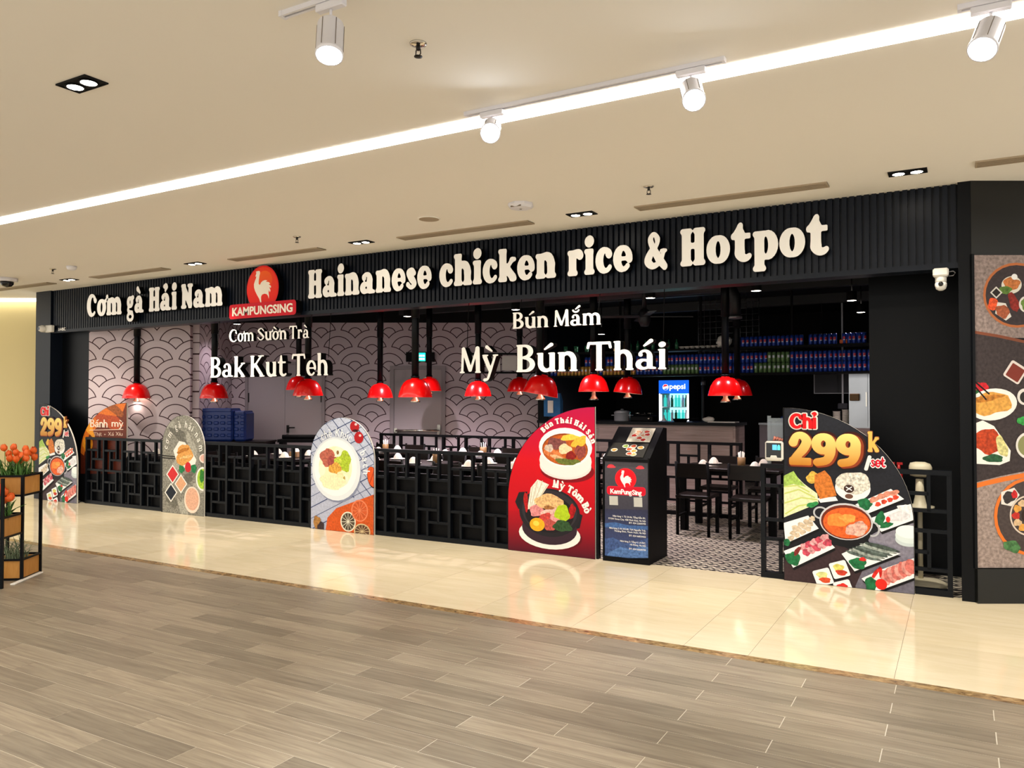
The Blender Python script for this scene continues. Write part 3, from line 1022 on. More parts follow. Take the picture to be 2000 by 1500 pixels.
ART['dessert'] = [('p',[(.009,1.349),(1.033,1.36),(1.039,-.001),(.018,-.089)],'#bcc4d8',.18,'#a9aec4'),('l',[(-.767,1.341),(.265,.379)],.006,'#2f3f6c'),('l',[(-.606,1.343),(.41,.388)],.01,'#2f3f6c'),('l',[(-.447,1.344),(.552,.397)],.006,'#2f3f6c'),('l',[(-.292,1.346),(.692,.406)],.01,'#2f3f6c'),('l',[(-.138,1.348),(.83,.414)],.006,'#2f3f6c'),('l',[(.013,1.349),(.966,.423)],.01,'#2f3f6c'),('l',[(.161,1.351),(1.1,.431)],.006,'#2f3f6c'),('l',[(.308,1.352),(1.232,.439)],.01,'#2f3f6c'),('l',[(.452,1.354),(1.362,.447)],.006,'#2f3f6c'),('l',[(.594,1.355),(1.491,.455)],.01,'#2f3f6c'),('l',[(.734,1.357),(1.617,.463)],.006,'#2f3f6c'),('l',[(.871,1.358),(1.742,.471)],.01,'#2f3f6c'),('l',[(1.007,1.36),(1.864,.479)],.006,'#2f3f6c'),('l',[(1.141,1.361),(1.986,.486)],.01,'#2f3f6c'),('l',[(1.272,1.363),(2.105,.493)],.006,'#2f3f6c'),('l',[(1.402,1.364),(2.223,.501)],.01,'#2f3f6c'),('l',[(1.53,1.365),(2.339,.508)],.006,'#2f3f6c'),('l',[(1.656,1.367),(2.454,.515)],.01,'#2f3f6c'),('l',[(.008,1.426),(1.031,1.828)],.006,'#2f3f6c'),('l',[(.009,1.295),(1.032,1.704)],.01,'#2f3f6c'),('l',[(.01,1.164),(1.032,1.579)],.006,'#2f3f6c'),('l',[(.011,1.033),(1.033,1.455)],.01,'#2f3f6c'),('l',[(.012,.902),(1.033,1.331)],.006,'#2f3f6c'),('l',[(.013,.771),(1.034,1.207)],.01,'#2f3f6c'),('l',[(.013,.641),(1.034,1.083)],.006,'#2f3f6c'),('l',[(.014,.51),(1.035,.959)],.01,'#2f3f6c'),('l',[(.015,.379),(1.035,.835)],.006,'#2f3f6c'),('l',[(.016,.249),(1.036,.711)],.01,'#2f3f6c'),('l',[(.017,.118),(1.037,.587)],.006,'#2f3f6c'),('l',[(.018,-.012),(1.037,.464)],.01,'#2f3f6c'),('l',[(.019,-.142),(1.038,.34)],.006,'#2f3f6c'),('l',[(.02,-.273),(1.038,.216)],.01,'#2f3f6c'),('l',[(.021,-.403),(1.039,.093)],.006,'#2f3f6c'),('l',[(.021,-.533),(1.039,-.03)],.01,'#2f3f6c'),('e',.43,.69,.368,.355,'#8087a0',6,0),('e',.41,.732,.378,.375,'#d9e0e6',6,0),('e',.4,.746,.334,.336,'#eef0ef',6,0),('e',.4,.746,.258,.25,'#ebe7c0',6,0),('b',.279,.858,.111,.11,'#b66250',0,.6,.18),('b',.359,.808,.08,.076,'#a04a44',0,.6,.18),('b',.538,.83,.102,.126,'#abc232',10,.5,.18),('b',.439,.811,.056,.06,'#c2cf4a',0,.6,.18),('e',.442,.932,.06,.06,'#f0ead0',-10,0),('e',.439,.924,.02,.024,'#8a6a3a',0,0),('b',.4,.734,.103,.064,'#e2a345',0,.6,.18),('e',.194,.71,.053,.07,'#f0ead0',0,0),('e',.543,.613,.063,.065,'#f0ead0',10,0),('e',.539,.621,.018,.033,'#b0964a',0,0),('b',.361,.574,.201,.087,'#ece6bc',0,.2,.18),('b',.48,.663,.059,.039,'#e8e0ae',0,.2,.18),('e',.696,1.234,.07,.065,'#a8161c',0,0),('e',.76,1.108,.069,.068,'#a8161c',0,0),('e',.715,1.26,.019,.015,'#f0c0c0',0,0),('e',.779,1.132,.019,.015,'#f0c0c0',0,0),('b',.708,1.186,.043,.015,'#3a0a0c',0,.6,.18),('b',.769,1.298,.027,.015,'#20301c',0,.6,.18),('p',[(.283,.146),(.422,.269),(1.028,.478),(1.039,-.001),(.244,-.069)],'#c8541e',.3,None),('e',.965,.657,.075,.126,'#2a1410',14,0),('e',.961,.664,.068,.117,'#da541e',14,.35),('l',[(.924,.581),(.998,.76)],.008,'#8a2a10'),('b',.12,.08,.062,.076,'#a0723c',0,.6,.18),('b',.182,.024,.053,.07,'#3a2a2e',0,.6,.18),('e',.604,.125,.117,.116,'#dcd8c4',0,0),('e',.604,.125,.099,.101,'#4c4236',0,.4),('l',[(.506,.117),(.701,.132)],.006,'#dcd8c4'),('l',[(.519,.168),(.689,.083)],.006,'#dcd8c4'),('l',[(.555,.206),(.653,.044)],.006,'#dcd8c4'),('l',[(.604,.223),(.605,.027)],.006,'#dcd8c4'),('l',[(.653,.214),(.556,.036)],.006,'#dcd8c4'),('l',[(.688,.18),(.52,.069)],.006,'#dcd8c4'),('e',.778,.264,.126,.127,'#e08058',0,0),('e',.778,.264,.109,.112,'#c4562a',0,.4),('l',[(.67,.256),(.884,.271)],.006,'#e08058'),('l',[(.684,.312),(.87,.216)],.006,'#e08058'),('l',[(.723,.355),(.831,.173)],.006,'#e08058'),('l',[(.777,.373),(.778,.155)],.006,'#e08058'),('l',[(.831,.362),(.724,.165)],.006,'#e08058'),('l',[(.87,.324),(.685,.202)],.006,'#e08058'),('e',.817,.028,.122,.091,'#c9b48a',0,0),('e',.817,.028,.105,.077,'#5c4030',0,.4),('l',[(.713,.02),(.919,.037)],.006,'#c9b48a'),('l',[(.727,.058),(.906,-.001)],.006,'#c9b48a'),('l',[(.765,.088),(.868,-.031)],.006,'#c9b48a'),('l',[(.817,.102),(.817,-.045)],.006,'#c9b48a'),('l',[(.868,.096),(.766,-.04)],.006,'#c9b48a'),('l',[(.905,.072),(.728,-.016)],.006,'#c9b48a')]
ART['chicken'] = [('p',[(.009,1.356),(.974,1.364),(.989,-.008),(.029,-.079)],'#8d8b80',.75,'#85837a'),('b',.093,1.216,.189,.071,'#a5a398',0,.6,.4),('b',.354,1.072,.185,.07,'#6a685f',-30,.6,.4),('b',.609,.932,.18,.069,'#a5a398',-60,.6,.4),('b',.858,.795,.177,.068,'#6a685f',-90,.6,.4),('b',.283,.626,.186,.069,'#a5a398',-120,.6,.4),('b',.539,.491,.181,.069,'#6a685f',-150,.6,.4),('b',.789,.359,.177,.068,'#a5a398',-180,.6,.4),('b',.211,.178,.186,.07,'#6a685f',-210,.6,.4),('b',.469,.048,.183,.069,'#a5a398',-240,.6,.4),('l',[(.017,.777),(.366,.765)],.014,'#17130f'),('l',[(.017,.745),(.366,.742)],.014,'#17130f'),('p',[(.245,.851),(.363,.985),(.481,.971),(.625,.846),(.716,.747),(.679,.643),(.446,.625),(.3,.731)],'#e9e5dc',0,None),('b',.47,.798,.172,.135,'#db9c50',25,.45,.18),('b',.443,.858,.131,.024,'#b87428',15,.6,.18),('b',.51,.774,.135,.021,'#e8b878',10,.6,.18),('e',.55,.638,.062,.069,'#c41e2a',0,0),('b',.42,.606,.058,.052,'#1f7a48',0,.6,.18),('b',.666,.625,.056,.058,'#1f7a48',0,.6,.18),('e',.86,.766,.086,.061,'#e6d6cc',0,0),('e',.86,.769,.063,.044,'#d8aa9c',0,0),('e',.846,.494,.136,.159,'#eaeae2',0,0),('e',.846,.494,.108,.135,'#a2c83e',0,.4),('b',.833,.531,.051,.085,'#2f7a2a',0,.6,.18),('p',[(.234,.661),(.369,.535),(.238,.396),(.102,.522)],'#e6e4de',0,None),('p',[(.235,.636),(.345,.533),(.237,.42),(.126,.523)],'#cc2c30',.15,None),('p',[(.408,.538),(.54,.414),(.411,.276),(.278,.4)],'#e6e4de',0,None),('p',[(.408,.514),(.517,.413),(.411,.3),(.301,.401)],'#d8a27c',.15,None),('p',[(.203,.412),(.337,.287),(.206,.147),(.07,.271)],'#e6e4de',0,None),('p',[(.203,.387),(.314,.285),(.206,.171),(.094,.273)],'#17202c',.15,None),('e',.638,.205,.159,.178,'#ead6c6',0,0),('e',.638,.214,.133,.15,'#dcaa90',0,.25)]
ART['bread'] = [('p',[(-.261,1.589),(1.122,1.587),(1.139,.476),(-.239,.412)],'#6b2c14',.4,'#4c1c10'),('p',[(-.114,.808),(.011,1.122),(.391,1.359),(.762,1.475),(1.093,1.494),(1.006,1.345),(.519,1.207),(.207,1.01),(.083,.698)],'#c8661c',.4,None),('b',.824,1.4,.243,.064,'#8c4a1e',-20,.6,.18),('b',.172,1.144,.225,.078,'#e0942a',-40,.3,.18),('b',.705,1.229,.338,.094,'#a5421a',-10,.6,.18),('b',.177,.874,.129,.116,'#d88a22',0,.3,.18),('l',[(.221,1.087),(1.034,1.114)],.009,'#dcc0ae')]
ART['mural'] = [('p',[(-.059,2.685),(1.546,2.685),(1.546,2.02),(-.059,2.02)],'#8f7f7a',.55,None),('p',[(-.059,2.078),(.176,2.039),(.411,1.988),(.959,1.902),(1.546,1.902),(1.546,1.061),(.685,1.049),(.372,1.002),(.137,.939),(-.059,.885)],'#3c3333',.45,None),('l',[(-.059,2.074),(.176,2.035),(.411,1.984),(.959,1.902),(1.546,1.894)],.022,'#7d4630'),('p',[(-.059,.904),(.176,.963),(.411,1.01),(.763,1.049),(1.546,1.065),(1.546,.239),(-.059,.239)],'#9c8b84',.55,None),('l',[(-.059,.877),(.059,.908),(.215,.943),(.411,.979),(.763,1.018),(1.546,1.033)],.036,'#e2762c'),('e',.325,2.348,.258,.25,'#b56a3e',0,0),('e',.325,2.348,.239,.231,'#3b3234',0,.3),('e',.286,2.427,.078,.067,'#d8d4c8',10,0),('b',.286,2.435,.063,.051,'#c0743e',0,.6,.18),('b',.239,2.388,.047,.031,'#5a7a34',0,.6,.18),('e',.309,2.489,.023,.023,'#e8e8e8',0,0),('r',.168,2.368,.067,.067,'#d0ccc6',-45,.0,0),('r',.168,2.368,.047,.047,'#2a2422',-45,.0,0),('b',.145,2.278,.043,.047,'#e2562c',0,.6,.18),('p',[(.176,2.294),(.239,2.286),(.282,2.184),(.239,2.153),(.157,2.208)],'#dcd8d2',0,None),('b',.215,2.223,.055,.047,'#a85a3a',-40,.6,.18),('b',.301,2.294,.035,.078,'#8a2a22',20,.6,.18),('e',.395,2.278,.055,.063,'#dcd8d2',0,0),('b',.395,2.278,.039,.047,'#6a8a3e',0,.6,.18),('e',.45,2.427,.07,.055,'#dcd8d2',0,0),('b',.45,2.427,.055,.039,'#b8703a',0,.6,.18),('e',.474,2.231,.047,.039,'#c8402c',0,0),('r',.305,1.757,.141,.141,'#dcd2cc',-33,.016,0),('r',.305,1.754,.11,.11,'#7c3226',-33,.008,0),('b',.043,1.64,.055,.043,'#c4222c',0,.5,.18),('b',.012,1.589,.039,.031,'#2c6a34',0,.6,.18),('e',.129,1.511,.188,.121,'#eeeae4',8,0),('b',.121,1.515,.157,.086,'#dba04a',8,.35,.18),('b',.09,1.558,.118,.023,'#b9772c',10,.6,.18),('l',[(-.027,1.675),(.082,1.546)],.012,'#17110e'),('l',[(-.02,1.699),(.106,1.589)],.012,'#17110e'),('p',[(-.039,1.354),(.051,1.39),(.137,1.346),(.262,1.159),(.254,1.08),(.176,1.049),(-.039,1.061)],'#eeeae4',0,None),('b',.082,1.229,.11,.094,'#b9421e',-20,.6,.18),('b',.196,1.19,.039,.086,'#d6cf8c',20,.6,.18),('b',.129,1.1,.078,.031,'#2c5a3a',0,.6,.18),('e',.372,1.57,.055,.063,'#dcd8d2',0,0),('e',.376,1.566,.039,.043,'#2e2a28',0,0),('b',.352,1.386,.039,.031,'#3aa04a',0,.6,.18),('e',.395,1.198,.094,.102,'#dcd8d2',0,0),('e',.395,1.198,.078,.082,'#8a8a5c',0,0),('e',.568,1.707,.141,.102,'#eeeae4',0,0),('b',.568,1.707,.117,.078,'#c4803a',0,.6,.18),('e',.646,1.315,.157,.117,'#eeeae4',0,0),('b',.646,1.315,.125,.086,'#8a3a2a',0,.6,.18),('e',.411,.658,.283,.297,'#e2762c',0,0),('e',.411,.658,.259,.274,'#4a403e',0,.3),('p',[(.184,.845),(.286,.877),(.325,.822),(.262,.736),(.184,.752)],'#dedad4',0,None),('b',.247,.806,.055,.043,'#3a3434',30,.6,.18),('b',.286,.826,.023,.031,'#c8282a',0,.6,.18),('g',.395,.665,.141,.149,.012,'#d8c8b8'),('b',.497,.665,.031,.027,'#c4342a',0,.3,.18),('b',.483,.613,.031,.027,'#e0a048',0,.3,.18),('b',.446,.574,.031,.027,'#d8b890',0,.3,.18),('b',.395,.56,.031,.027,'#c4342a',0,.3,.18),('b',.344,.574,.031,.027,'#e0a048',0,.3,.18),('b',.307,.613,.031,.027,'#d8b890',0,.3,.18),('b',.294,.665,.031,.027,'#c4342a',0,.3,.18),('b',.307,.718,.031,.027,'#e0a048',0,.3,.18),('b',.344,.757,.031,.027,'#d8b890',0,.3,.18),('b',.395,.771,.031,.027,'#c4342a',0,.3,.18),('b',.446,.757,.031,.027,'#e0a048',0,.3,.18),('b',.483,.718,.031,.027,'#d8b890',0,.3,.18),('e',.395,.665,.059,.063,'#33261e',0,0),('b',.262,.431,.067,.043,'#4c7a4a',-20,.7,.18),('e',.528,.454,.07,.047,'#dedad4',0,0),('b',.528,.454,.051,.031,'#c05a3a',0,.6,.18)]
ART['menu'] = [('p',[(.019,.982),(.469,.999),(.466,.068),(.017,.023)],'#4a474e',.12,'#2a2c40'),('p',[(.018,.495),(.467,.516),(.466,.068),(.017,.023)],'#30324a',.2,'#3c4a78'),('p',[(.018,.357),(.118,.375),(.253,.356),(.467,.363),(.467,.33),(.222,.315),(.018,.318)],'#41639a',.5,None),('p',[(.017,.209),(.107,.227),(.222,.179),(.345,.209),(.466,.258),(.466,.077),(.017,.043)],'#3f5688',.6,None),('p',[(.065,.086),(.18,.146),(.283,.127),(.406,.177),(.466,.163),(.466,.068),(.017,.023)],'#5273a8',.6,None),('e',.083,.909,.034,.018,'#d8404a',0,0),('e',.102,.902,.03,.009,'#d8404a',0,0),('e',.062,.9,.021,.009,'#d8404a',0,0),('e',.38,.909,.032,.017,'#d8404a',0,0),('e',.362,.901,.028,.009,'#d8404a',0,0),('e',.4,.903,.02,.009,'#d8404a',0,0),('e',.232,.795,.108,.101,'#e8222c',0,0),('e',.232,.795,.098,.092,'#e01020',0,0),('r',.236,.68,.392,.083,'#d81a34',1,.027,0),('r',.236,.68,.378,.071,'#c80e28',1,.023,0),('r',.11,.581,.088,.086,'#b9b9b3',2,.0,0),('r',.356,.581,.085,.089,'#b9b9b3',2,.0,0)]
# ------------------------------------------------------------------ materials
def grain_mat(name, c0, c1, rough, scale=(1.2, 22, 1), rnd=.16, spec=.45, vein=.5):
    m = bpy.data.materials.new(name)
    m.use_nodes = True
    nt = m.node_tree
    b = nt.nodes['Principled BSDF']
    b.inputs['Roughness'].default_value = rough
    b.inputs['Specular IOR Level'].default_value = spec
    tc = nt.nodes.new('ShaderNodeTexCoord')
    oi = nt.nodes.new('ShaderNodeObjectInfo')
    of = nt.nodes.new('ShaderNodeVectorMath'); of.operation = 'SCALE'
    of.inputs[0].default_value = (31, 57, 13)
    nt.links.new(oi.outputs['Random'], of.inputs['Scale'])
    ad = nt.nodes.new('ShaderNodeVectorMath'); ad.operation = 'ADD'
    nt.links.new(tc.outputs['Object'], ad.inputs[0])
    nt.links.new(of.outputs[0], ad.inputs[1])
    mp = nt.nodes.new('ShaderNodeMapping')
    mp.inputs['Scale'].default_value = scale
    nt.links.new(ad.outputs[0], mp.inputs[0])
    n = nt.nodes.new('ShaderNodeTexNoise')
    n.inputs['Scale'].default_value = 2.2
    n.inputs['Detail'].default_value = 7
    n.inputs['Roughness'].default_value = .62
    n.inputs['Distortion'].default_value = .6
    nt.links.new(mp.outputs[0], n.inputs[0])
    cr = nt.nodes.new('ShaderNodeValToRGB')
    cr.color_ramp.elements[0].position = .5 - vein * .4
    cr.color_ramp.elements[1].position = .5 + vein * .4
    cr.color_ramp.elements[0].color = (*srgb(c0), 1)
    cr.color_ramp.elements[1].color = (*srgb(c1), 1)
    nt.links.new(n.outputs[0], cr.inputs[0])
    mr = nt.nodes.new('ShaderNodeMapRange')
    mr.inputs[3].default_value = 1 - rnd
    mr.inputs[4].default_value = 1 + rnd
    nt.links.new(oi.outputs['Random'], mr.inputs[0])
    vm = nt.nodes.new('ShaderNodeVectorMath'); vm.operation = 'SCALE'
    nt.links.new(cr.outputs[0], vm.inputs[0])
    nt.links.new(mr.outputs[0], vm.inputs['Scale'])
    nt.links.new(vm.outputs[0], b.inputs['Base Color'])
    M[name] = m


grain_mat('wood_tile', '#776b5c', '#9f937f', .36, (1.1, 20, 1), .2, .4, .5)
grain_mat('marble', '#d8c9a8', '#e6d9bd', .10, (1.0, 5, 1), .06, .36, .6)
grain_mat('brown_marble', '#4c3520', '#b89a6c', .18, (9, 14, 1), .05, .5, .5)
grain_mat('counter_wood', '#86736c', '#a8968e', .5, (1.0, 1, 26), .05, .4, .5)
grain_mat('dark_wood', '#0c0706', '#1a100d', .4, (2, 20, 20), .1, .25, .6)
grain_mat('planter_wood', '#b47a36', '#c9924c', .55, (14, 14, 3), .06, .3, .6)
mat('grout', '#cfc6b4', .8)
mat('slab_joint', '#6b5c46', .8)
mat('ceiling_paint', '#e7e3da', .85, spec=.2)
mat('wall_beige', '#d9ca98', .8, spec=.2)
mat('white_paint', '#e8e6e0', .6)
mat('black_slat', '#0b121d', 0.36, spec=0.2)
mat('black_panel', '#05070b', 0.4, spec=0.14)
mat('black_green', '#070908', 0.26, spec=0.4)
mat('black_matte', '#08080a', .75, spec=.2)
mat('black_ceiling', '#0a0a0e', .8, spec=.15)
mat('duct', '#15161b', .5)
mat('lattice_black', '#070b11', 0.45, spec=0.16)
mat('inner_black', '#050507', 0.55, spec=0.12)
mat('letter_white', '#fbfaf6', .5, spec=.3)
mat('letter_side', '#040506', 0.5, spec=0.15)
mat('logo_red', '#e01218', .45, spec=.2)
mat('plate_red', '#c80c22', .45, spec=.2)
mat('cream', '#f2ecdc', .4)
mat('vent_grey', '#a09078', .6)
mat('vent_dark', '#6d6152', .7)
mat('metal_white', '#d9d8de', .35, spec=.5)
mat('chrome', '#c9c4ba', .15, metal=1.0)
mat('steel', '#a9adb4', .28, metal=1.0, var=.12, vscale=3)
mat('pot_steel', '#c3c6cc', .3, metal=.45)
mat('lamp_red', '#ee0a0c', .22, spec=.5, coat=.4)
mat('lamp_inner', '#f3b0a0', .5)
mat('plastic_white', '#dcdad2', .45)
mat('camera_glass', '#050507', .08)
mat('door_grey', '#a59da0', .55, spec=.3)
mat('door_frame', '#8f868a', .5)
mat('dark_metal', '#23201f', .4, metal=.6)
mat('blue_plastic', '#0b2d74', .45)
mat('board_edge', '#d9d5cc', .6)
mat('board_dark', '#0a0b0e', 0.5, spec=0.15)
mat('lit_white', '#ffffff', .5)
mat('napkin', '#e8e2d6', .9)
mat('plate_white', '#dad5cc', .3)
mat('cup_brown', '#7a5a30', .6)
mat('can_blue', '#1a3f9c', .28, metal=.35)
mat('can_gold', '#c39a46', .3, metal=.5)
mat('can_green', '#5d7f4e', .3, metal=.3)
mat('can_lid', '#b9bcc4', .3, metal=.9)
mat('can_red', '#c8303c', .35)
mat('can_white', '#d0d4dc', .35)
mat('bottle_green', '#2c6a4a', .12, spec=.6)
mat('leaf', '#4c7a30', .5, var=.3, vscale=12)
mat('leaf_grey', '#7f8d6c', .55, var=.3, vscale=12)
mat('tulip', '#e8651c', .5, var=.15, vscale=25)
mat('soil', '#2b1d14', .9)
mat('fan_beige', '#cfc6ac', .45)
mat('sign_red', '#e30f17', .45, spec=.2)
mat('red_plastic', '#b01a1c', .35)
mat('blue_cloth', '#2f6da6', .8, var=.15, vscale=14)
mat('paper_white', '#e9e6de', .8)
mat('carton_brown', '#8a6a48', .8)
mat('perspex', '#c8d4dc', .05, trans=.85, spec=.5)
mat('wire', '#8d8d92', .4, metal=.7)
mat('board_grey', '#2a2b30', .6)
emis('strip_light', '#fff8ee', 9.0)
emis('downlight', '#fff4e2', 22.0)
emis('tracklight', '#e6f0ff', 30.0)
emis('inner_light', '#fff2e0', 14.0)
emis('bulb_light', '#fff0dc', 9.0)
emis('cove_light', '#fff6dc', 3.2)
emis('exit_green', '#18d8a0', 1.6)
emis('exit_white', '#d8fff0', 1.6)
emis('fridge_glow', '#7fe6e8', 1.5)
emis('fridge_sign', '#1450c8', 1.1)
emis('fridge_white', '#f4f8ff', 1.6)
emis('fridge_red', '#e0303c', 1.0)
emis('bottle_glow_teal', '#35b8b0', .7)  # teal fridge bottles glow by themselves, light put into their colour
mat('shrimp_pink', '#dc8a78', .4)
emis('screen_blue', '#62b4e6', 1.0)
emis('screen_teal', '#5cc8bc', 1.0)


def math_node(nt, op, a, b=None, c=None):
    n = nt.nodes.new('ShaderNodeMath')
    n.operation = op
    for i, v in enumerate((a, b, c)):
        if v is None:
            continue
        if isinstance(v, (int, float)):
            n.inputs[i].default_value = v
        else:
            nt.links.new(v, n.inputs[i])
    return n.outputs[0]


def wave_paper():
    """pale wallpaper with overlapping fan-shaped wave outlines"""
    m = bpy.data.materials.new('wave_wallpaper')
    m.use_nodes = True
    nt = m.node_tree
    b = nt.nodes['Principled BSDF']
    b.inputs['Roughness'].default_value = .7
    b.inputs['Specular IOR Level'].default_value = .2
    tc = nt.nodes.new('ShaderNodeTexCoord')
    sp = nt.nodes.new('ShaderNodeSeparateXYZ')
    nt.links.new(tc.outputs['Object'], sp.inputs[0])
    mn = lambda *a: math_node(nt, *a)
    S = .579
    u = mn('DIVIDE', sp.outputs[0], S)
    v = mn('DIVIDE', sp.outputs[2], S)
    R3, R2, R1, ROW, LW = .651, .438, .202, .497, .0125
    j0 = mn('FLOOR', mn('DIVIDE', mn('SUBTRACT', v, R3), ROW))
    ds = {}
    for i in (1, 2, 3, 4):
        j = mn('ADD', j0, i)
        off = mn('MULTIPLY', mn('FLOORED_MODULO', j, 2.0), .5)
        du = mn('SUBTRACT', mn('FRACT', mn('ADD', mn('SUBTRACT', u, off), .5)), .5)
        dv = mn('SUBTRACT', v, mn('MULTIPLY', j, ROW))
        ds[i] = mn('SQRT', mn('ADD', mn('MULTIPLY', du, du), mn('MULTIPLY', dv, dv)))
    val, beh = ds[3], ds[4]
    for i in (2, 1):              # nearest row last, so it covers the others
        inside = mn('LESS_THAN', ds[i], R3)
        out = mn('SUBTRACT', 1.0, inside)
        val = mn('ADD', mn('MULTIPLY', ds[i], inside), mn('MULTIPLY', val, out))
        beh = mn('ADD', mn('MULTIPLY', ds[i + 1], inside), mn('MULTIPLY', beh, out))
    rim = mn('ADD', mn('ABSOLUTE', mn('SUBTRACT', val, R3 - LW)), mn('GREATER_THAN', beh, R2 + LW))
    dist = mn('MINIMUM', mn('MINIMUM', mn('ABSOLUTE', mn('SUBTRACT', val, R1)), mn('ABSOLUTE', mn('SUBTRACT', val, R2))), rim)
    line = mn('LESS_THAN', dist, LW)
    mx = nt.nodes.new('ShaderNodeMix')
    mx.data_type = 'RGBA'
    mx.inputs[6].default_value = (*srgb('#c2b4ba'), 1)
    mx.inputs[7].default_value = (*srgb('#3a2228'), 1)
    nt.links.new(line, mx.inputs[0])
    nt.links.new(mx.outputs[2], b.inputs['Base Color'])
    M['wave'] = m


wave_paper()


def encaustic():
    """black and cream patterned shop floor"""
    m = bpy.data.materials.new('patterned_floor_tiles')
    m.use_nodes = True
    nt = m.node_tree
    b = nt.nodes['Principled BSDF']
    b.inputs['Roughness'].default_value = .4
    tc = nt.nodes.new('ShaderNodeTexCoord')
    sp = nt.nodes.new('ShaderNodeSeparateXYZ')
    nt.links.new(tc.outputs['Object'], sp.inputs[0])
    mn = lambda *a: math_node(nt, *a)
    x, y = mn('MULTIPLY', sp.outputs[0], 12.0), mn('MULTIPLY', sp.outputs[1], 12.0)
    tri = mn('PINGPONG', x, .5)
    zig = mn('PINGPONG', mn('ADD', y, mn('MULTIPLY', tri, 1.0)), .5)
    a = mn('GREATER_THAN', zig, .30)
    chk = mn('FLOORED_MODULO', mn('ADD', mn('FLOOR', x), mn('FLOOR', y)), 2.0)
    dot = mn('LESS_THAN', mn('ADD', mn('ABSOLUTE', mn('SUBTRACT', mn('FRACT', x), .5)), mn('ABSOLUTE', mn('SUBTRACT', mn('FRACT', y), .5))), .28)
    f = mn('MINIMUM', mn('ADD', a, mn('MULTIPLY', dot, chk)), 1.0)
    mx = nt.nodes.new('ShaderNodeMix')
    mx.data_type = 'RGBA'
    mx.inputs[6].default_value = (*srgb('#c2b8a6'), 1)
    mx.inputs[7].default_value = (*srgb('#17161a'), 1)
    nt.links.new(f, mx.inputs[0])
    nt.links.new(mx.outputs[2], b.inputs['Base Color'])
    M['encaustic'] = m


encaustic()

# ------------------------------------------------------------------ the setting: floors
floor = struct(MB().box(-17, 5, -7, 8.6, -.06, -.0012).build('floor', 'grout'), 'corridor floor of wood-look planks and polished cream slabs')
PL, PW = .886, .15
plank_me = MB().box(-PL / 2 + .0022, PL / 2 - .0022, -PW / 2 + .0019, PW / 2 - .0019, -.012, 0).mesh('plank', 'wood_tile')


def project(p):
    dx, dy, dz = p[0], p[1], p[2] - 1.55
    d = -math.sin(YAW) * dx + math.cos(YAW) * dy
    u = math.cos(YAW) * dx + math.sin(YAW) * dy
    return (1000 + 1533 * u / d, 780 - 1533 * dz / d, d) if d > .3 else (9999, 9999, d)


cand = []
for i in range(-36, 8):
    yc = 3.57 + PW * (i + .5)
    x0 = -.756 if i % 2 == 0 else -.314
    for n in range(-18, 6):
        xc = x0 + PL * (n + .5)
        px, py, d = project((xc, yc, 0))
        seen = -160 < px < 2160 and py < 1570 and d > 1
        cand.append((0 if seen else 1, d, xc, yc))
cand.sort()
rest = MB()
for k, (unseen, d, xc, yc) in enumerate(cand):
    if k < 290 and not unseen:
        ob('plank', plank_me, floor, (xc, yc, 0))
    else:
        rest.box(xc - PL / 2 + .003, xc + PL / 2 - .003, yc - PW / 2 + .0022, yc + PW / 2 - .0022, -.012, 0)
o = rest.build('plank_field', 'wood_tile', floor)
o['kind'] = 'stuff'
trim = struct(MB().box(-17, 5, 4.768, 4.855, -.02, .0012).build('trim_1', 'brown_marble'), 'mottled brown stone strip between planks and cream slabs')
MB().box(-17, 5, 4.857, 7.09, -.01, -.0008).build('joint_bed', 'slab_joint', floor)
xs = [4.45, 3.66, 2.86, 2.07, 1.27, .468, -.332, -1.128, -1.528, -2.316]
while xs[-1] > -16.8:
    xs.append(xs[-1] - .795)
ys = [4.857, 5.65, 6.45, 7.09]
for a, b_ in zip(xs[1:], xs[:-1]):
    for c, d in zip(ys[:-1], ys[1:]):
        MB().box(-(b_ - a) / 2 + .0012, (b_ - a) / 2 - .0012, -(d - c) / 2 + .0012, (d - c) / 2 - .0012, -.02, 0).build('stone_slab', 'marble', floor, ((a + b_) / 2, (c + d) / 2, 0))
for a, b_, c, d in ((-17, -12.2, 7.09, 8.5), (.02, 5, 7.09, 8.5)):
    MB().box(-(b_ - a) / 2, (b_ - a) / 2, -(d - c) / 2, (d - c) / 2, -.02, 0).build('stone_slab', 'marble', floor, ((a + b_) / 2, (c + d) / 2, 0))
struct(MB().box(-12.2, .02, 7.092, 15.1, -.05, .001).build('floor_shop', 'encaustic'), 'black and cream patterned tile floor inside the restaurant')

# ------------------------------------------------------------------ the setting: ceiling and walls
ZC = 3.236
mb = MB().box(-17, 5, -7, 7.2, ZC, ZC + .1).box(-17, -12.4, 7.2, 8.6, ZC, ZC + .1).box(.02, 5, 7.2, 8.8, ZC, ZC + .1)
struct(mb.build('ceiling', 'ceiling_paint'), 'smooth cream mall ceiling')
struct(MB().box(-12.3, .1, 7.2, 15.3, 3.12, 3.2).build('ceiling_shop', 'black_ceiling'), 'black painted ceiling of the restaurant')

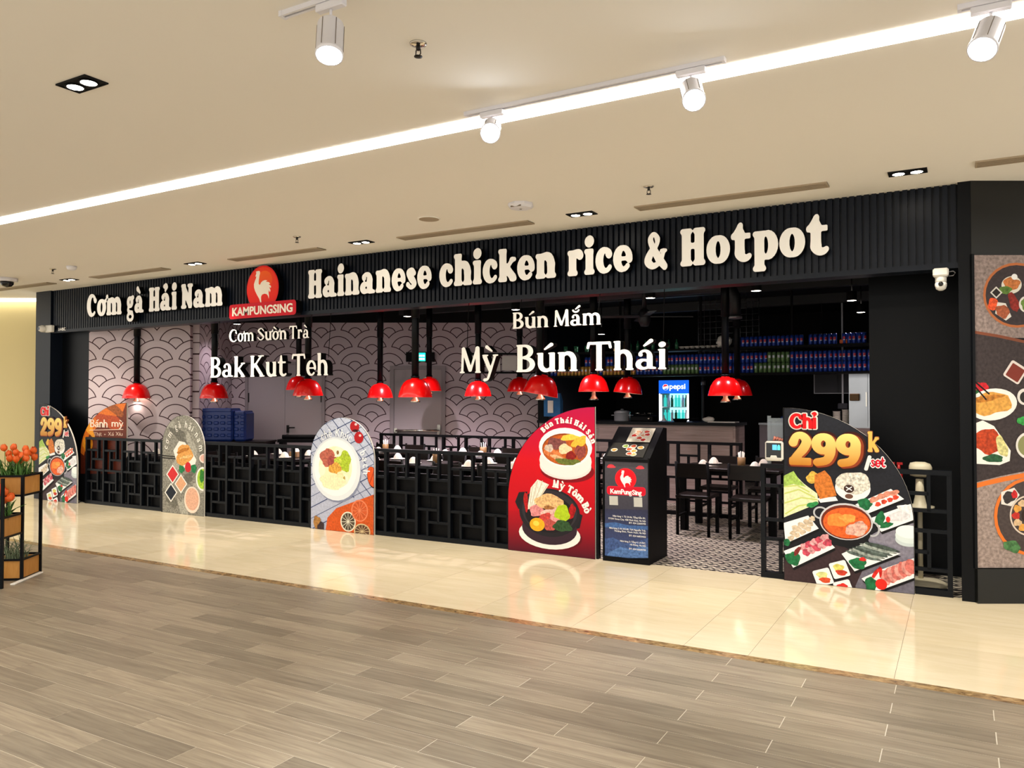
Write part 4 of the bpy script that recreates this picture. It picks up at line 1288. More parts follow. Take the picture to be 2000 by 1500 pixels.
SL = .0565
fas = struct(MB().box(-12.24, .005, 7.06, 7.2, 2.6, ZC).build('wall_front', 'black_slat'), 'black slatted fascia above the restaurant opening')
slat_me = MB().box(-.018, .018, -.032, .001, 2.62, ZC).mesh('slat', 'black_slat')
k = 0
x = -.03
while x > -12.22:
    ob('slat', slat_me, fas, (x, 7.06, 0))
    x -= SL
struct(MB().box(-12.24, .02, 7.015, 7.2, 2.575, 2.62).build('trim_2', 'black_slat'), 'black metal edge under the slatted fascia')
struct(MB().box(-12.62, -12.22, 7.0, 7.25, 0, ZC).build('wall_left', 'black_slat'), 'black pillar at the left end of the shopfront')
struct(MB().box(-12.3, -11.43, 7.19, 7.25, 0, 3.12).build('wall_left_inner', 'black_panel'), 'black panel behind the left pillar')
struct(MB().box(0, .09, 6.985, 7.25, 0, ZC).build('wall_right_post', 'black_panel'), 'black post at the right end of the shopfront')
struct(MB().box(-.72, .06, 7.9, 8.0, 0, 3.12).box(.0, .06, 7.25, 7.9, 0, 3.12).box(-.72, -.66, 8.0, 15.1, 0, 3.12).build('wall_right', 'black_panel'), 'black panelled wall inside the opening on the right')
struct(MB().box(-6.45, .1, 15.0, 15.1, 0, 3.12).build('wall_back', 'black_matte'), 'black wall behind the drinks bar')


def vbox(u0, u1, d0, d1, z0, z1, name, m, origin=None, zs=0.0):
    """box standing in the turned grid"""
    uc, dc = ((u0 + u1) / 2, d0) if origin is None else origin
    x, y = view_grid(uc, dc)
    return MB().box(u0 - uc, u1 - uc, d0 - dc, d1 - dc, z0 - zs, z1 - zs).build(name, m, None, (x, y, zs), YAW)


# waves: the pattern's zero point lies where a fan's centre stood in the room
struct(vbox(-6.42, -4.885, 11.9, 12.0, 0, 3.12, 'wall_wave_left', 'wave', (-5.6815, 11.9), .068), 'pale wall with black wave outlines, nearer left section')
o = MB().box(0, 1.5, -.1, 0, 0, 3.12)
x, y = view_grid(-4.885, 12.0)
struct(o.build('wall_wave_return', 'wave', None, (x, y, 0), YAW + PI / 2), 'narrow return of the wave patterned wall')
struct(vbox(-4.98, .46, 13.4, 13.5, 0, 2.86, 'wall_wave_back', 'wave', (-2.9725, 13.4), .068), 'pale back wall with black wave outlines and two doors')
struct(vbox(-4.98, .46, 13.3, 13.5, 2.86, 3.12, 'wall_wave_top', 'black_matte'), 'black band above the wave wall')
struct(vbox(.44, .60, 13.25, 13.5, 0, 3.12, 'wall_bar_post', 'black_panel'), 'black post between the wave wall and the bar')
struct(MB().box(-6.2, -6.1, 11.95, 15.0, 0, 3.12).build('wall_bar_left', 'black_matte'), 'black side wall of the bar')
# corridor to the left
struct(vbox(-11.5, -7.6, 13.2, 13.3, 0, ZC, 'wall_corridor', 'wall_beige'), 'plain beige corridor wall beyond the left pillar')
struct(vbox(-11.5, -7.6, 13.17, 13.2, 0, .09, 'baseboard_left', 'white_paint'), 'low pale skirting along the beige wall')
o = vbox(-11.5, -7.7, 13.08, 13.14, 3.19, 3.235, 'cove_light', 'cove_light')
tag(o, 'thin bright cove light along the top of the beige corridor wall', 'cove light')

# right-hand wall with the food mural
struct(vbox(3.535, 6.2, 6.02, 6.2, 0, ZC, 'wall_mural', 'black_green'), 'glossy black wall right of the restaurant')
struct(vbox(3.535, 6.2, 5.985, 6.02, 0, .262, 'baseboard_right', 'black_green'), 'black plinth below the food mural')

# doors of the wave wall
def vthing(name, label, cat, u, d):
    x, y = view_grid(u, d)
    return thing(name, label, cat, (x, y, 0), YAW)


def vstruct(name, label, u, d):
    x, y = view_grid(u, d)
    e = ob(name, None, None, (x, y, 0), YAW)
    return struct(e, label)


d1 = vstruct('door_1', 'grey double service door with a dark lever handle', -3.87, 13.4)
MB().box(-.68, -.63, -.03, 0, 0, 2.19).box(.63, .68, -.03, 0, 0, 2.19).box(-.63, .63, -.03, 0, 2.14, 2.19).build('door_frame', 'door_frame', d1)
for s in (-1, 1):
    leaf = MB().box(min(0, s * .628) + .002, max(0, s * .628) - .002, -.02, 0, .005, 2.138).build('door_leaf', 'door_grey', d1)
    if s > 0:
        MB().box(.03, .075, -.028, -.02, .98, 1.11).tube([(.05, -.028, 1.07), (.05, -.06, 1.07), (.18, -.062, 1.07)], .011).build('door_handle', 'dark_metal', leaf)
        MB().cyl((.05, -.028, .96), .018, .004, 12).build('keyhole', 'dark_metal', leaf)
    for z in (.35, 1.5):
        MB().box(s * .62 - .012, s * .62 + .012, -.028, -.02, z, z + .16).build('hinge', 'dark_metal', leaf)
d2 = vstruct('door_2', 'grey emergency exit door with a push bar', -1.606, 13.4)
MB().box(-.47, -.405, -.05, 0, 0, 2.12).box(.405, .47, -.05, 0, 0, 2.12).box(-.405, .405, -.05, 0, 2.06, 2.12).build('door_frame', 'door_frame', d2)
leaf = MB().box(-.402, .402, -.03, 0, .005, 2.057).build('door_leaf', 'door_grey', d2)
MB().tube([(-.37, -.085, 1.02), (.38, -.085, 1.02)], .022).box(-.39, -.34, -.1, -.03, .98, 1.06).box(.34, .39, -.1, -.03, .94, 1.12).build('push_bar', 'chrome', leaf)
MB().lathe([(.0, 0), (.035, 0), (.035, .012)], (0.02, -.042, 1.83), 16, mtx=Matrix.Rotation(PI / 2, 3, 'X')).build('viewer', 'dark_metal', leaf)
ex = vthing('exit_sign', 'small green lit exit sign above the push-bar door', 'exit sign', -1.56, 13.4)
MB().box(-.24, .24, -.09, 0, 2.19, 2.35).build('sign_case', 'black_matte', ex)
MB().box(-.065, .09, -.094, -.09, 2.20, 2.34).build('sign_face', 'exit_green', ex)
mb = MB()
for zz in (2.29, 2.235):
    for k in range(4):
        mb.box(-.05 + k * .034, -.026 + k * .034, -.096, -.094, zz - .016, zz + .016)
mb.build('sign_print', 'exit_white', ex)
# ------------------------------------------------------------------ shop signs
def sign(name, label, words, st, z, cap, yf, depth, hooks=False):
    x0 = words[0][1]
    t = thing(name, label, 'sign', (x0, yf, z))
    for w, a, b_ in words:
        letters3d(t, w, st, a - x0, b_ - x0, 0, cap, 0, depth, ['letter_white', 'letter_side'])
    return t


sign('letter_sign', 'white raised lettering on the slatted fascia left of the red emblem',
     [('Cơm', -11.174, -10.348), ('gà', -10.232, -9.856), ('Hải', -9.744, -9.151), ('Nam', -9.067, -8.255)], 'fat', 2.765, .325, 6.93, .075)
sign('letter_sign', 'long white raised lettering on the slatted fascia right of the red emblem',
     [('Hainanese', -6.762, -4.955), ('chicken', -4.854, -3.451), ('rice', -3.327, -2.652), ('&', -2.536, -2.314), ('Hotpot', -2.193, -.929)], 'fat', 2.757, .333, 6.93, .075)
for lab, words, z, cap, dep in (
        ('small white hanging letters under the red emblem', [('Cơm', -8.126, -7.679), ('Sườn', -7.616, -7.113), ('Trà', -7.072, -6.743)], 2.283, .158, .05),
        ('larger white hanging letters in the left half of the opening', [('Bak', -8.479, -7.831), ('Kut', -7.739, -7.11), ('Teh', -7.026, -6.439)], 1.833, .265, .09),
        ('small white hanging letters high in the right half of the opening', [('Bún', -3.946, -3.537), ('Mắm', -3.48, -2.975)], 2.267, .165, .05),
        ('largest white hanging letters in the right half of the opening', [('Mỳ', -4.589, -4.116), ('Bún', -3.904, -3.219), ('Thái', -3.126, -2.327)], 1.826, .275, .09)):
    t = sign('hanging_letter_sign', lab, words, 'lit', z, cap, 6.93, dep)
    x0 = words[0][1]
    for x in (x0 + .05, words[-1][2] - .05):
        MB().tube([(x - x0, .06, cap * .8), (x - x0, .10, 2.58 - z)], .004, 6).build('hanging_wire', 'black_matte', t)

em = thing('emblem_sign', 'round red emblem with a white rooster above a red name plate', 'sign', (-7.55, 6.93, 2.56))
circ = [(.02 + .28 * math.cos(2 * PI * i / 40), .372 + .285 * math.sin(2 * PI * i / 40)) for i in range(40)]
MB().prism(circ, 0, .085, 1).build('round_plate', ['logo_red', 'letter_side'], em)
pts = []
for sx, sz, a0 in ((1, 1, 0), (-1, 1, 90), (-1, -1, 180), (1, -1, 270)):
    for q in (0, 30, 60, 90):
        a = math.radians(a0 + q)
        pts.append((.02 + sx * .545 + .04 * math.cos(a), .105 + sz * .052 + .04 * math.sin(a)))
MB().prism([(x_, z_) for x_, z_ in pts], -.012, .085, 1).build('name_plate', ['plate_red', 'letter_side'], em)
ROO = [(-0.058, 0.597), (-0.028, 0.592), (-0.023, 0.567), (-0.035, 0.526), (-0.045, 0.477), (-0.048, 0.435), (-0.026, 0.416), (-0.005, 0.446), (0.023, 0.465), (0.062, 0.473), (0.106, 0.466), (0.077, 0.453), (0.131, 0.442), (0.155, 0.42), (0.126, 0.416), (0.17, 0.391), (0.166, 0.367), (0.136, 0.383), (0.161, 0.34), (0.151, 0.316), (0.132, 0.345), (0.127, 0.311), (0.134, 0.275), (0.131, 0.237), (0.118, 0.273), (0.093, 0.296), (0.054, 0.303), (0.014, 0.294), (-0.003, 0.27), (-0.003, 0.235), (0.003, 0.198), (-0.016, 0.199), (-0.035, 0.244), (-0.075, 0.296), (-0.11, 0.348), (-0.128, 0.392), (-0.131, 0.434), (-0.116, 0.469), (-0.095, 0.506), (-0.089, 0.53), (-0.107, 0.528), (-0.095, 0.555), (-0.087, 0.576), (-0.102, 0.588)]
pr = Print()
pr.ell(.02, .372, .265, .268, '#f0401c', col2='#e00c12')
pr.ell(.05, .47, .14, .12, '#f4641a', col2='#ee3c18')
pr.poly(ROO, '#f4ecdc')
pr.build('rooster_print', em, (0, -.001, 0))
pr = Print()
small_text('name_letters', 'KAMPUNGSING', .145, (.022, -.0135, .053), 'cream', em, 'CENTER', bold=.004, extrude=.003, sx=1.04)

t = tag(small_text('unit_number', 'L4-05C', .062, (-12.03, 7.012, 2.604), 'letter_white', bold=.001, extrude=.002), 'small white unit number at the left end of the fascia', 'sign')

# ------------------------------------------------------------------ advertising boards
def leaf_outline(w, h, zc, n=20, flip=False):
    p = [(0, 0), (w, 0)]
    for i in range(n + 1):
        a = (PI / 2) * i / n
        p.append((w * math.cos(a), zc + (h - zc) * math.sin(a)))
    if flip:
        p = [(w - x_, z_) for x_, z_ in reversed(p)]
    return p


def arch_outline(w, h, zc, n=28):
    p = [(0, 0), (w, 0)]
    for i in range(n + 1):
        a = PI * i / n
        p.append((w / 2 + w / 2 * math.cos(a), zc + (h - zc) * math.sin(a)))
    return p


def draw(pr, art):
    for it in ART[art]:
        k_, a = it[0], it[1:]
        if k_ == 'e':
            pr.ell(a[0], a[1], a[2], a[3], a[4], a[5], a[6])
        elif k_ == 'b':
            pr.blob(a[0], a[1], a[2], a[3], a[4], a[5], a[6], a[7])
        elif k_ == 'r':
            pr.rect(a[0], a[1], a[2], a[3], a[4], a[5], a[6], a[7])
        elif k_ == 'p':
            pr.poly(a[0], a[1], a[2], a[3])
        elif k_ == 'l':
            pr.line(a[0], a[1], a[2])
        elif k_ == 'g':
            pr.ring(*a)


def arc_words(text, st, *a):
    n_ = len(text.split(' '))
    return [lambda p, k=k: p.text_arc(text, st, *a, only=k) for k in range(n_)]


def board(label, outline_, art, loc, text_fn, edge='board_edge', lean=0.0, depth=.02):
    t = thing('advertising_board', label, 'sign board', loc)
    t.rotation_euler = (lean, 0, 0)
    MB().prism(outline_, 0, depth, 1).build('panel', ['board_dark', edge], t)
    MB().box(.25, .29, depth, depth + .012, .02, .7).box(.65, .69, depth, depth + .012, .02, .7).build('back_strut', 'board_dark', t)
    ins = [(x_ + (.004 if x_ < .5 else -.004), z_ + (.003 if z_ < .3 else -.004)) for x_, z_ in outline_]
    pr = Print(ins)
    draw(pr, art)
    pr.build('food_print', t, (0, -.0005, 0))
    n0 = pr.n + 2
    for fn in text_fn:
        p2 = Print(None)
        p2.n = n0
        fn(p2)
        n0 = p2.n
        p2.build('lettering', t, (0, -.0005, 0))
    return t


def set_board(label, loc):
    t = board(label, leaf_outline(1.0, 1.478, .55), 'set', loc, [
        lambda p: (p.text('299', 'num', .052, .64, .985, .285, '#3a120c', .045),
                   p.text('299', 'num', .060, .632, .985, .272, '#8c3a1c', .02),
                   p.text('299', 'num', .052, .612, .995, .268, '#f6dc82', .012, col2='#c07a22')),
        lambda p: p.text('/', 'bold', .645, .69, .985, .095, '#e8e4e0', .05),
        lambda p: (p.text('set', 'bold', .69, .80, .998, .085, '#f2eeec', .09),
                   p.text('set', 'bold', .69, .80, .998, .085, '#c8142e', .0))])
    r = t
    # die-cut words that stand proud of the board's edge
    for word, st, x0, x1, z, cap, layers in (('Chỉ', 'bold', .058, .272, 1.303, .125, ((.085, 'paper_white', 0), (.012, 'sign_red', -.004))),
                                             ('k', 'num', .668, .752, 1.122, .165, ((.03, 'gold_dark', 0), (.0, 'gold', -.004)))):
        for lev, mt, dy in layers:
            letters3d(t, word, st, x0, x1, z, cap, -.014 + dy, .0275, [mt, mt], grow=lev)
    return t


mat('gold', '#e2b04c', .4)
mat('gold_dark', '#7a3c18', .5)
ART_Y = 7.03
set_board('tall black set-menu board with gold price, beside the entrance on the right', (-1.325, ART_Y, 0))
set_board('black set-menu board with gold price, at the far left pillar', (-12.42, 6.96, 0))
board('red leaf-shaped noodle board left of the menu stand', leaf_outline(.976, 1.478, .55, flip=True), 'noodle', (-4.057, ART_Y, 0), 
    arc_words('Bún Thái Hải Sản', 'fat', .653, 1.03, .305, .285, 141, 17, .056, '#f2e6e2') +
    arc_words('Mỳ Tôm Bò', 'fat', .475, .40, .395, .275, 85, 8, .074, '#f2e6e2'))
board('arched board with a dessert bowl on a blue checked cloth', arch_outline(.988, 1.338, .85), 'dessert', (-6.81, ART_Y, 0), 
    arc_words('chè Khúc', 'brush', .41, .74, .40, .37, 122, 56, .10, '#eef0f2') +
    arc_words('bạch', 'brush', .41, .74, .42, .40, 30, -8, .10, '#eef0f2'))
board('arched grey stone-look chicken board, second from the left', arch_outline(.87, 1.335, .88), 'chicken', (-9.575, ART_Y, 0), 
    arc_words('cơm gà hải nam', 'brush', .45, .80, .33, .37, 172, 5, .095, '#f0eee6'))
board('brown sandwich board behind the lattice at the left end', leaf_outline(1.11, 1.50, .75, flip=True), 'bread', (-11.60, 7.12, 0), [
    lambda p: p.text('Bánh', 'brush', .24, .66, 1.135, .115, '#e0cdbc', .012), lambda p: p.text('mỳ', 'brush', .76, 1.03, 1.15, .10, '#e0cdbc', .012),
    lambda p: p.text('Thịt', 'brush', .32, .53, 1.005, .055, '#c9ab98'), lambda p: p.text('+', 'brush', .58, .62, 1.01, .055, '#c9ab98'), lambda p: p.text('Xá', 'brush', .68, .82, 1.015, .055, '#c9ab98'), lambda p: p.text('Xíu', 'brush', .86, 1.02, 1.02, .055, '#c9ab98')])

# mural on the right-hand wall
x, y = view_grid((1905 - 1000) / 1533 * 6, 6.0)
t = thing('food_mural', 'large printed mural of round trays and plates on the right wall', 'mural', (x, y, 0), YAW)
MB().box(0, 1.53, 0, .018, .266, 2.658).build('panel', 'board_dark', t)
pr = Print([(0.002, .268), (1.528, .268), (1.528, 2.656), (.002, 2.656)])
draw(pr, 'mural')
pr.build('food_print', t, (0, -.0005, 0))
MB().box(-.02, 0, -.006, .018, .262, 2.665).build('edge_strip', 'black_panel', t)

# ------------------------------------------------------------------ menu stand at the entrance
t = thing('menu_stand', 'black lectern stand with a printed front and sloping menu top', 'menu stand', (-3.0, 7.035, 0))
prof = [(0, 0), (.5, 0), (.5, 1.265), (.40, 1.275), (.0, .985)]     # (depth, height)
mb = MB()
n = len(prof)
vs_ = [(0, y_, z_) for y_, z_ in prof] + [(.47, y_, z_) for y_, z_ in prof]
mb.add(vs_, [tuple(reversed(range(n))), tuple(range(n, 2 * n))] + [(i, (i + 1) % n, n + (i + 1) % n, n + i) for i in range(n)])
mb.xf(Matrix.Identity(4))
mb.build('body', 'inner_black', t)
MB().box(0, .012, -.012, 0, .0, 1.0).box(.458, .47, -.012, 0, 0, 1.0).box(.012, .458, -.012, 0, .955, .985).box(.012, .458, -.012, 0, .0, .045).build('front_frame', 'inner_black', t)
pr = Print([(.014, .047), (.456, .047), (.456, .955), (.014, .955)])
draw(pr, 'menu')
kx, kz = .26, .26
pr.poly([(.228 + (px_ - .0) * .38, .795 + (pz_ - .40) * .40) for px_, pz_ in ROO], '#f4ecec')
pr.n += 1
pr.text('KamPungSing', 'brush', .078, .392, .648, .045, '#f6f0f0', .035)
pr.build('front_print', t, (0, -.001, 0))
o = []
for zz, txt in ((.428, 'Nhà hàng 1: T2 24-06, Tầng hầm B1,'), (.400, 'TTTM Times City, 458 Minh Khai, Hà Nội'), (.374, 'ĐT: 024 22009799'),
                (.311, 'Nhà hàng 2: B1-R3-08, 72A Nguyễn Trãi,'), (.287, 'Thượng Đình, Thanh Xuân, Hà Nội'), (.254, 'ĐT: 024 66834422'),
                (.196, 'Nhà hàng 3: Tầng 4, L4-05C,'), (.170, 'Hà Đông, Hà Nội'), (.130, 'ĐT: 024 66609799')):
    small_text('address_line', txt, .0225, (.435, -.009, zz), 'letter_white', t, 'RIGHT', sx=.98)
ang = math.atan2(.29, .40)
for i, (x0, x1, s0, s1) in enumerate(((.03, .40, .02, .23), (.16, .40, .25, .47))):
    sh = Print([(x0, s0), (x1, s0), (x1, s1), (x0, s1)])
    sh.poly([(x0, s0), (x1, s0), (x1, s1), (x0, s1)], '#d0c6b8' if i else '#2c2a26', .15)
    rg = random.Random(5 + i)
    for k in range(9):
        cx, cz = rg.uniform(x0 + .04, x1 - .04), rg.uniform(s0 + .03, s1 - .03)
        sh.ell(cx, cz, .034, .026, '#e4ded4')
        sh.blob(cx, cz, .026, .019, rg.choice(['#c8502e', '#d89a4a', '#a82a24', '#7f9a3c', '#c8a86a'] if not i else ['#b8281e', '#c8402e', '#d8a080']))
    g = sh.build('menu_sheet', t, (0, 0.0, .985), (ang - PI / 2 + PI / 2 - (PI / 2 - 0), 0, 0))
    g.rotation_euler = (-(PI / 2 - ang), 0, 0)
    g.location = (0, -.0035, .9895)

# ------------------------------------------------------------------ lattice fences
def lattice(label, x0, x1, y, m, mod=.44, skip=()):
    t = thing('lattice_fence', label, 'fence', (x0, y, 0))
    W_ = x1 - x0
    hw, dp = .014, .02
    MB().box(0, W_, -.03, .03, .95, .987).build('top_rail', m, t)
    MB().box(0, W_, -.03, .03, .0, .05).build('bottom_rail', m, t)
    MB().box(0, W_, -dp, dp, .49, .518).build('middle_rail', m, t)
    n_ = max(1, round(W_ / mod))
    mo = W_ / n_
    post = MB().box(-.018, .018, -.026, .026, .05, .95).mesh('post', m)
    vbar = MB().box(-hw, hw, -dp, dp, 0, .29).mesh('upright_bar', m)
    hbar = MB().box(0, mo * 2 / 3 - .018, -dp, dp, -hw, hw).mesh('cross_bar', m)
    for i in range(n_ + 1):
        ob('post', post, t, (min(max(i * mo, .018), W_ - .018), 0, 0))
    for i in range(n_):
        xa = i * mo
        for lo, hi in ((.518, .95), (.05, .49)):
            h = hi - lo
            for xx, zz, me in ((xa + mo * 2 / 3, hi - .29, vbar), (xa + mo / 3, lo, vbar)):
                ob('upright_bar', me, t, (xx, 0, zz))
            ob('cross_bar', hbar, t, (xa + .018, 0, hi - h * .35))
            ob('cross_bar', hbar, t, (xa + mo / 3, 0, lo + h * .34))
    return t


lattice('long black lattice fence across the front left of the entrance', -11.38, -3.06, 7.085, 'lattice_black')
lattice('short black lattice fence right of the entrance, behind the set-menu board', -1.522, -.06, 7.085, 'lattice_black')
lattice('black inner lattice partition in front of the drinks bar', -8.4, -2.45, 10.3, 'inner_black')

# ------------------------------------------------------------------ pendant lamps
def lamp_proto():
    t = thing('pendant_lamp', 'red lamp', 'lamp')
    MB().lathe([(.043, .225), (.043, 3.12 - 1.55)], n=16).lathe([(.05, .95), (.05, 1.57)], n=16).build('stem', 'black_panel', t)
    sh = MB()
    outer = [(.045, .235), (.05, .215), (.075, .212), (.105, .2), (.14, .168), (.17, .115), (.19, .05), (.2, .008), (.2, 0)]
    inner = [(.194, 0), (.184, .05), (.162, .112), (.132, .16), (.1, .19), (.0, .2)]
    sh.lathe(outer, n=28, cap=False)
    sh.cm = 1
    sh.lathe(outer[-1:] + inner, n=28, cap=False)
    s_ = sh.build('lamp_shade', ['lamp_red', 'lamp_inner'], t)
    MB().lathe([(.052, .25), (.052, .228), (.04, .226)], n=16).build('collar', 'black_panel', s_)
    MB().lathe([(.02, .19), (.02, .05), (.03, .02), (.028, -.005), (.055, -.04), (.062, -.055), (.055, -.06)], n=18, cap=False).build('spot_head', 'chrome', t)
    MB().lathe([(0, -.052), (.05, -.055)], n=16, cap=False).build('bulb', 'bulb_light', t)
    return t


LAMPS = [(-10.814, 7.50, 1.566, 'red pendant lamp nearest the left pillar', 0, 0),
         (-9.454, 7.80, 1.565, 'red pendant lamp above the blue crates', 0, 0),
         (-9.22, 9.25, 1.70, 'red pendant lamp half hidden behind another, before the double door', 0, -.06),
         (-7.613, 7.81, 1.598, 'front red pendant lamp below the left hanging letters', 0, 0),
         (-7.80, 9.55, 1.574, 'red pendant lamp just left of the exit door', 0, 0),
         (-5.574, 7.47, 1.574, 'large red pendant lamp before the exit door', 0, 0),
         (-7.40, 10.29, 1.685, 'higher red pendant lamp behind the one at the exit door', 0, 0),
         (-6.165, 9.80, 1.595, 'red pendant lamp below the leftmost of the largest hanging letters', 0, 0),
         (-6.05, 10.85, 1.672, 'dark red pendant lamp deepest in the room before the wave wall', 0, 0),
         (-4.07, 7.77, 1.601, 'tilted large red pendant lamp above the red noodle board', .19, 0),
         (-4.16, 9.45, 1.651, 'red pendant lamp over the menu stand with a low bulb', 0, -.05),
         (-4.02, 10.30, 1.637, 'tilted red pendant lamp left of the lit fridge', .10, -.01),
         (-2.387, 9.24, 1.592, 'large red pendant lamp above the entrance table', 0, -.02),
         (-2.62, 10.75, 1.60, 'red pendant lamp behind the one above the entrance table', 0, 0)]
lp = lamp_proto()
for i, (x, y, z, lab, tilt, drop) in enumerate(LAMPS):
    t = lp if i == 0 else copy_tree(lp)
    t.location = (x, y, z)
    t['label'] = lab
    t['group'] = 'red pendant lamps'
    for ch in t.children:
        nm = ch.name.split('.')[0]
        if nm == 'stem':
            ch.scale = (1, 1, 1)
            ch.scale.z = (3.12 - z) / 1.57
        if nm == 'lamp_shade' and tilt:
            ch.rotation_euler = (0, tilt, YAW)
        if nm in ('spot_head', 'bulb'):
            ch.location.z = drop
    spot('pendant_spot', (x, y, z + drop - .07), 2 if i < 2 else 5, (1.0, .86, .72), 120, .8)
    d = bpy.data.lights.new('pendant_glow', 'POINT')
    d.energy = .5
    d.color = (1, .8, .6)
    d.shadow_soft_size = .03
    g = bpy.data.objects.new('pendant_glow', d)
    C.objects.link(g)
    g.location = (x + .09, y, z + .06)

# ------------------------------------------------------------------ mall ceiling fixtures
t = tag(MB().box(-17, 5, 3.94, 4.09, ZC - .006, ZC + .002).build('linear_light', 'strip_light'), 'long continuous white light line across the ceiling', 'ceiling light')


def downlight(x, y, lab, energy=125):
    t = thing('twin_downlight', lab, 'downlight', (x, y, ZC), 0, 'black twin downlights')
    MB().box(-.13, .13, -.066, -.058, -.008, 0).box(-.13, .13, .058, .066, -.008, 0).box(-.13, -.122, -.058, .058, -.008, 0).box(.122, .13, -.058, .058, -.008, 0).build('frame', 'black_matte', t)
    MB().box(-.122, .122, -.058, .058, -.004, -.001).build('inset', 'black_matte', t)
    for s in (-1, 1):
        l = MB().lathe([(.048, 0), (.05, -.008), (.043, -.008), (.04, -.004)], (s * .06, 0, -.004), 18).build('lamp_ring', 'black_matte', t)
        MB().lathe([(0, -.0065), (.04, -.0065)], (s * .06, 0, -.004), 18, cap=False).build('lens', 'downlight', l)
    spot('downlight_beam', (x, y, ZC - .03), energy, (1.0, .92, .78), 84, .8, (x, y, 0), .05)


for i, (x, lab) in enumerate(((-.32, 'black twin downlight at the right end of the shopfront'), (-2.968, 'black twin downlight between the two longest slot vents'),
                              (-5.555, 'black twin downlight above the start of the long fascia lettering'), (-8.219, 'black twin downlight left of the red emblem'),
                              (-10.87, 'black twin downlight nearest the left pillar'))):
    downlight(x, 6.48, lab)
downlight(-4.054, 2.474, 'black twin downlight alone at the upper left of the ceiling', 12)


def slot(x0, x1, lab, y=6.53):
    t = thing('slot_vent', lab, 'air vent', ((x0 + x1) / 2, y, ZC), 0, 'slot vents along the shopfront')
    h = (x1 - x0) / 2
    MB().box(-h, h, -.07, .07, -.004, 0).build('backing', 'vent_dark', t)
    MB().box(-h, h, -.075, -.06, -.012, 0).box(-h, h, .06, .075, -.012, 0).box(-h, -h + .012, -.06, .06, -.012, 0).box(h - .012, h, -.06, .06, -.012, 0).build('frame', 'vent_grey', t)
    for k_ in range(4):
        MB().box(-h + .012, h - .012, -.045 + k_ * .026, -.031 + k_ * .026, -.010, -.004).build('blade', 'vent_grey', t)


slot(-2.456, -.878, 'slot vent above the last two words of the fascia')
slot(-5.065, -3.518, 'slot vent above the middle of the long fascia lettering')
slot(-7.613, -6.171, 'slot vent above the red emblem')
slot(-10.375, -8.844, 'slot vent above the left lettering')
slot(-13.0, -11.384, 'slot vent above the left pillar')
slot(.112, 1.65, 'slot vent at the right edge above the mural wall', 6.5)


def sprinkler(x, y, lab):
    t = thing('sprinkler', lab, 'sprinkler', (x, y, ZC), 0, 'ceiling sprinklers')
    MB().lathe([(.042, 0), (.04, -.006), (.03, -.01), (.014, -.014)], n=18).build('plate', 'chrome', t)
    MB().lathe([(.011, -.012), (.011, -.03), (.006, -.034)], n=10).tube([(-.012, 0, -.03), (-.014, 0, -.05), (-.004, 0, -.062)], .003, 6).tube([(.012, 0, -.03), (.014, 0, -.05), (.004, 0, -.062)], .003, 6).build('body', 'dark_metal', t)
    MB().lathe([(.0, -.06), (.02, -.061), (.02, -.064), (0, -.065)], n=12).build('deflector', 'dark_metal', t)


sprinkler(-2.213, 2.983, 'chrome sprinkler nearest the camera, beside the top spotlight')
sprinkler(-2.123, 5.907, 'small sprinkler above the right half of the fascia')
sprinkler(-5.947, 5.931, 'small sprinkler above the start of the long lettering')
sprinkler(-10.16, 5.84, 'small sprinkler at the far left of the ceiling')
t = thing('wireless_access_point', 'white octagonal access point on the ceiling', 'access point', (-3.272, 5.888, ZC))
MB().lathe([(.11, 0), (.115, -.02), (.095, -.04), (.05, -.045)], n=8, smooth=False).build('housing', 'metal_white', t)
MB().lathe([(0, -.0465), (.012, -.0465)], n=10, cap=False).box(-.05, .05, -.09, -.086, -.042, -.03).build('indicator', 'vent_dark', t)
t = thing('ceiling_speaker', 'flat round speaker grille in the ceiling', 'speaker', (-4.285, 5.95, ZC))
MB().lathe([(.105, 0), (.105, -.005), (.095, -.008)], n=28).build('rim', 'ceiling_paint', t)
MB().lathe([(0, -.0085), (.094, -.0085)], n=28, cap=False).build('grille', 'vent_grey', t)
t = thing('smoke_detector', 'white smoke detector at the far left of the ceiling', 'detector', (-9.756, 5.846, ZC))
MB().lathe([(.06, 0), (.06, -.02), (.05, -.04), (.03, -.05)], n=20).build('housing', 'metal_white', t)
MB().lathe([(.052, -.022), (.053, -.03)], n=20, cap=False).build('vent_ring', 'vent_dark', t)
t = thing('dome_camera', 'white and black dome camera at the left edge of the ceiling', 'camera', (-11.5, 5.98, ZC))
MB().lathe([(.13, 0), (.13, -.04), (.12, -.05)], n=24).build('base_ring', 'metal_white', t)
MB().lathe([(.085, -.05), (.08, -.085), (.055, -.115), (0, -.128)], n=20).build('dome', 'camera_glass', t)


def track(x0, x1, y, lab):
    t = thing('lighting_track', lab, 'lighting track', (x0, y, ZC))
    L = x1 - x0
    MB().box(0, L, -.018, -.006, -.022, 0).box(0, L, .006, .018, -.022, 0).box(0, L, -.006, .006, -.004, 0).build('rail', 'metal_white', t)
    MB().box(0, L, -.0055, .0055, -.012, -.004).build('conductor_slot', 'black_matte', t)
    for xx in (-.004, L - .012):
        MB().box(xx, xx + .016, -.02, .02, -.024, 0).build('end_cap', 'metal_white', t)


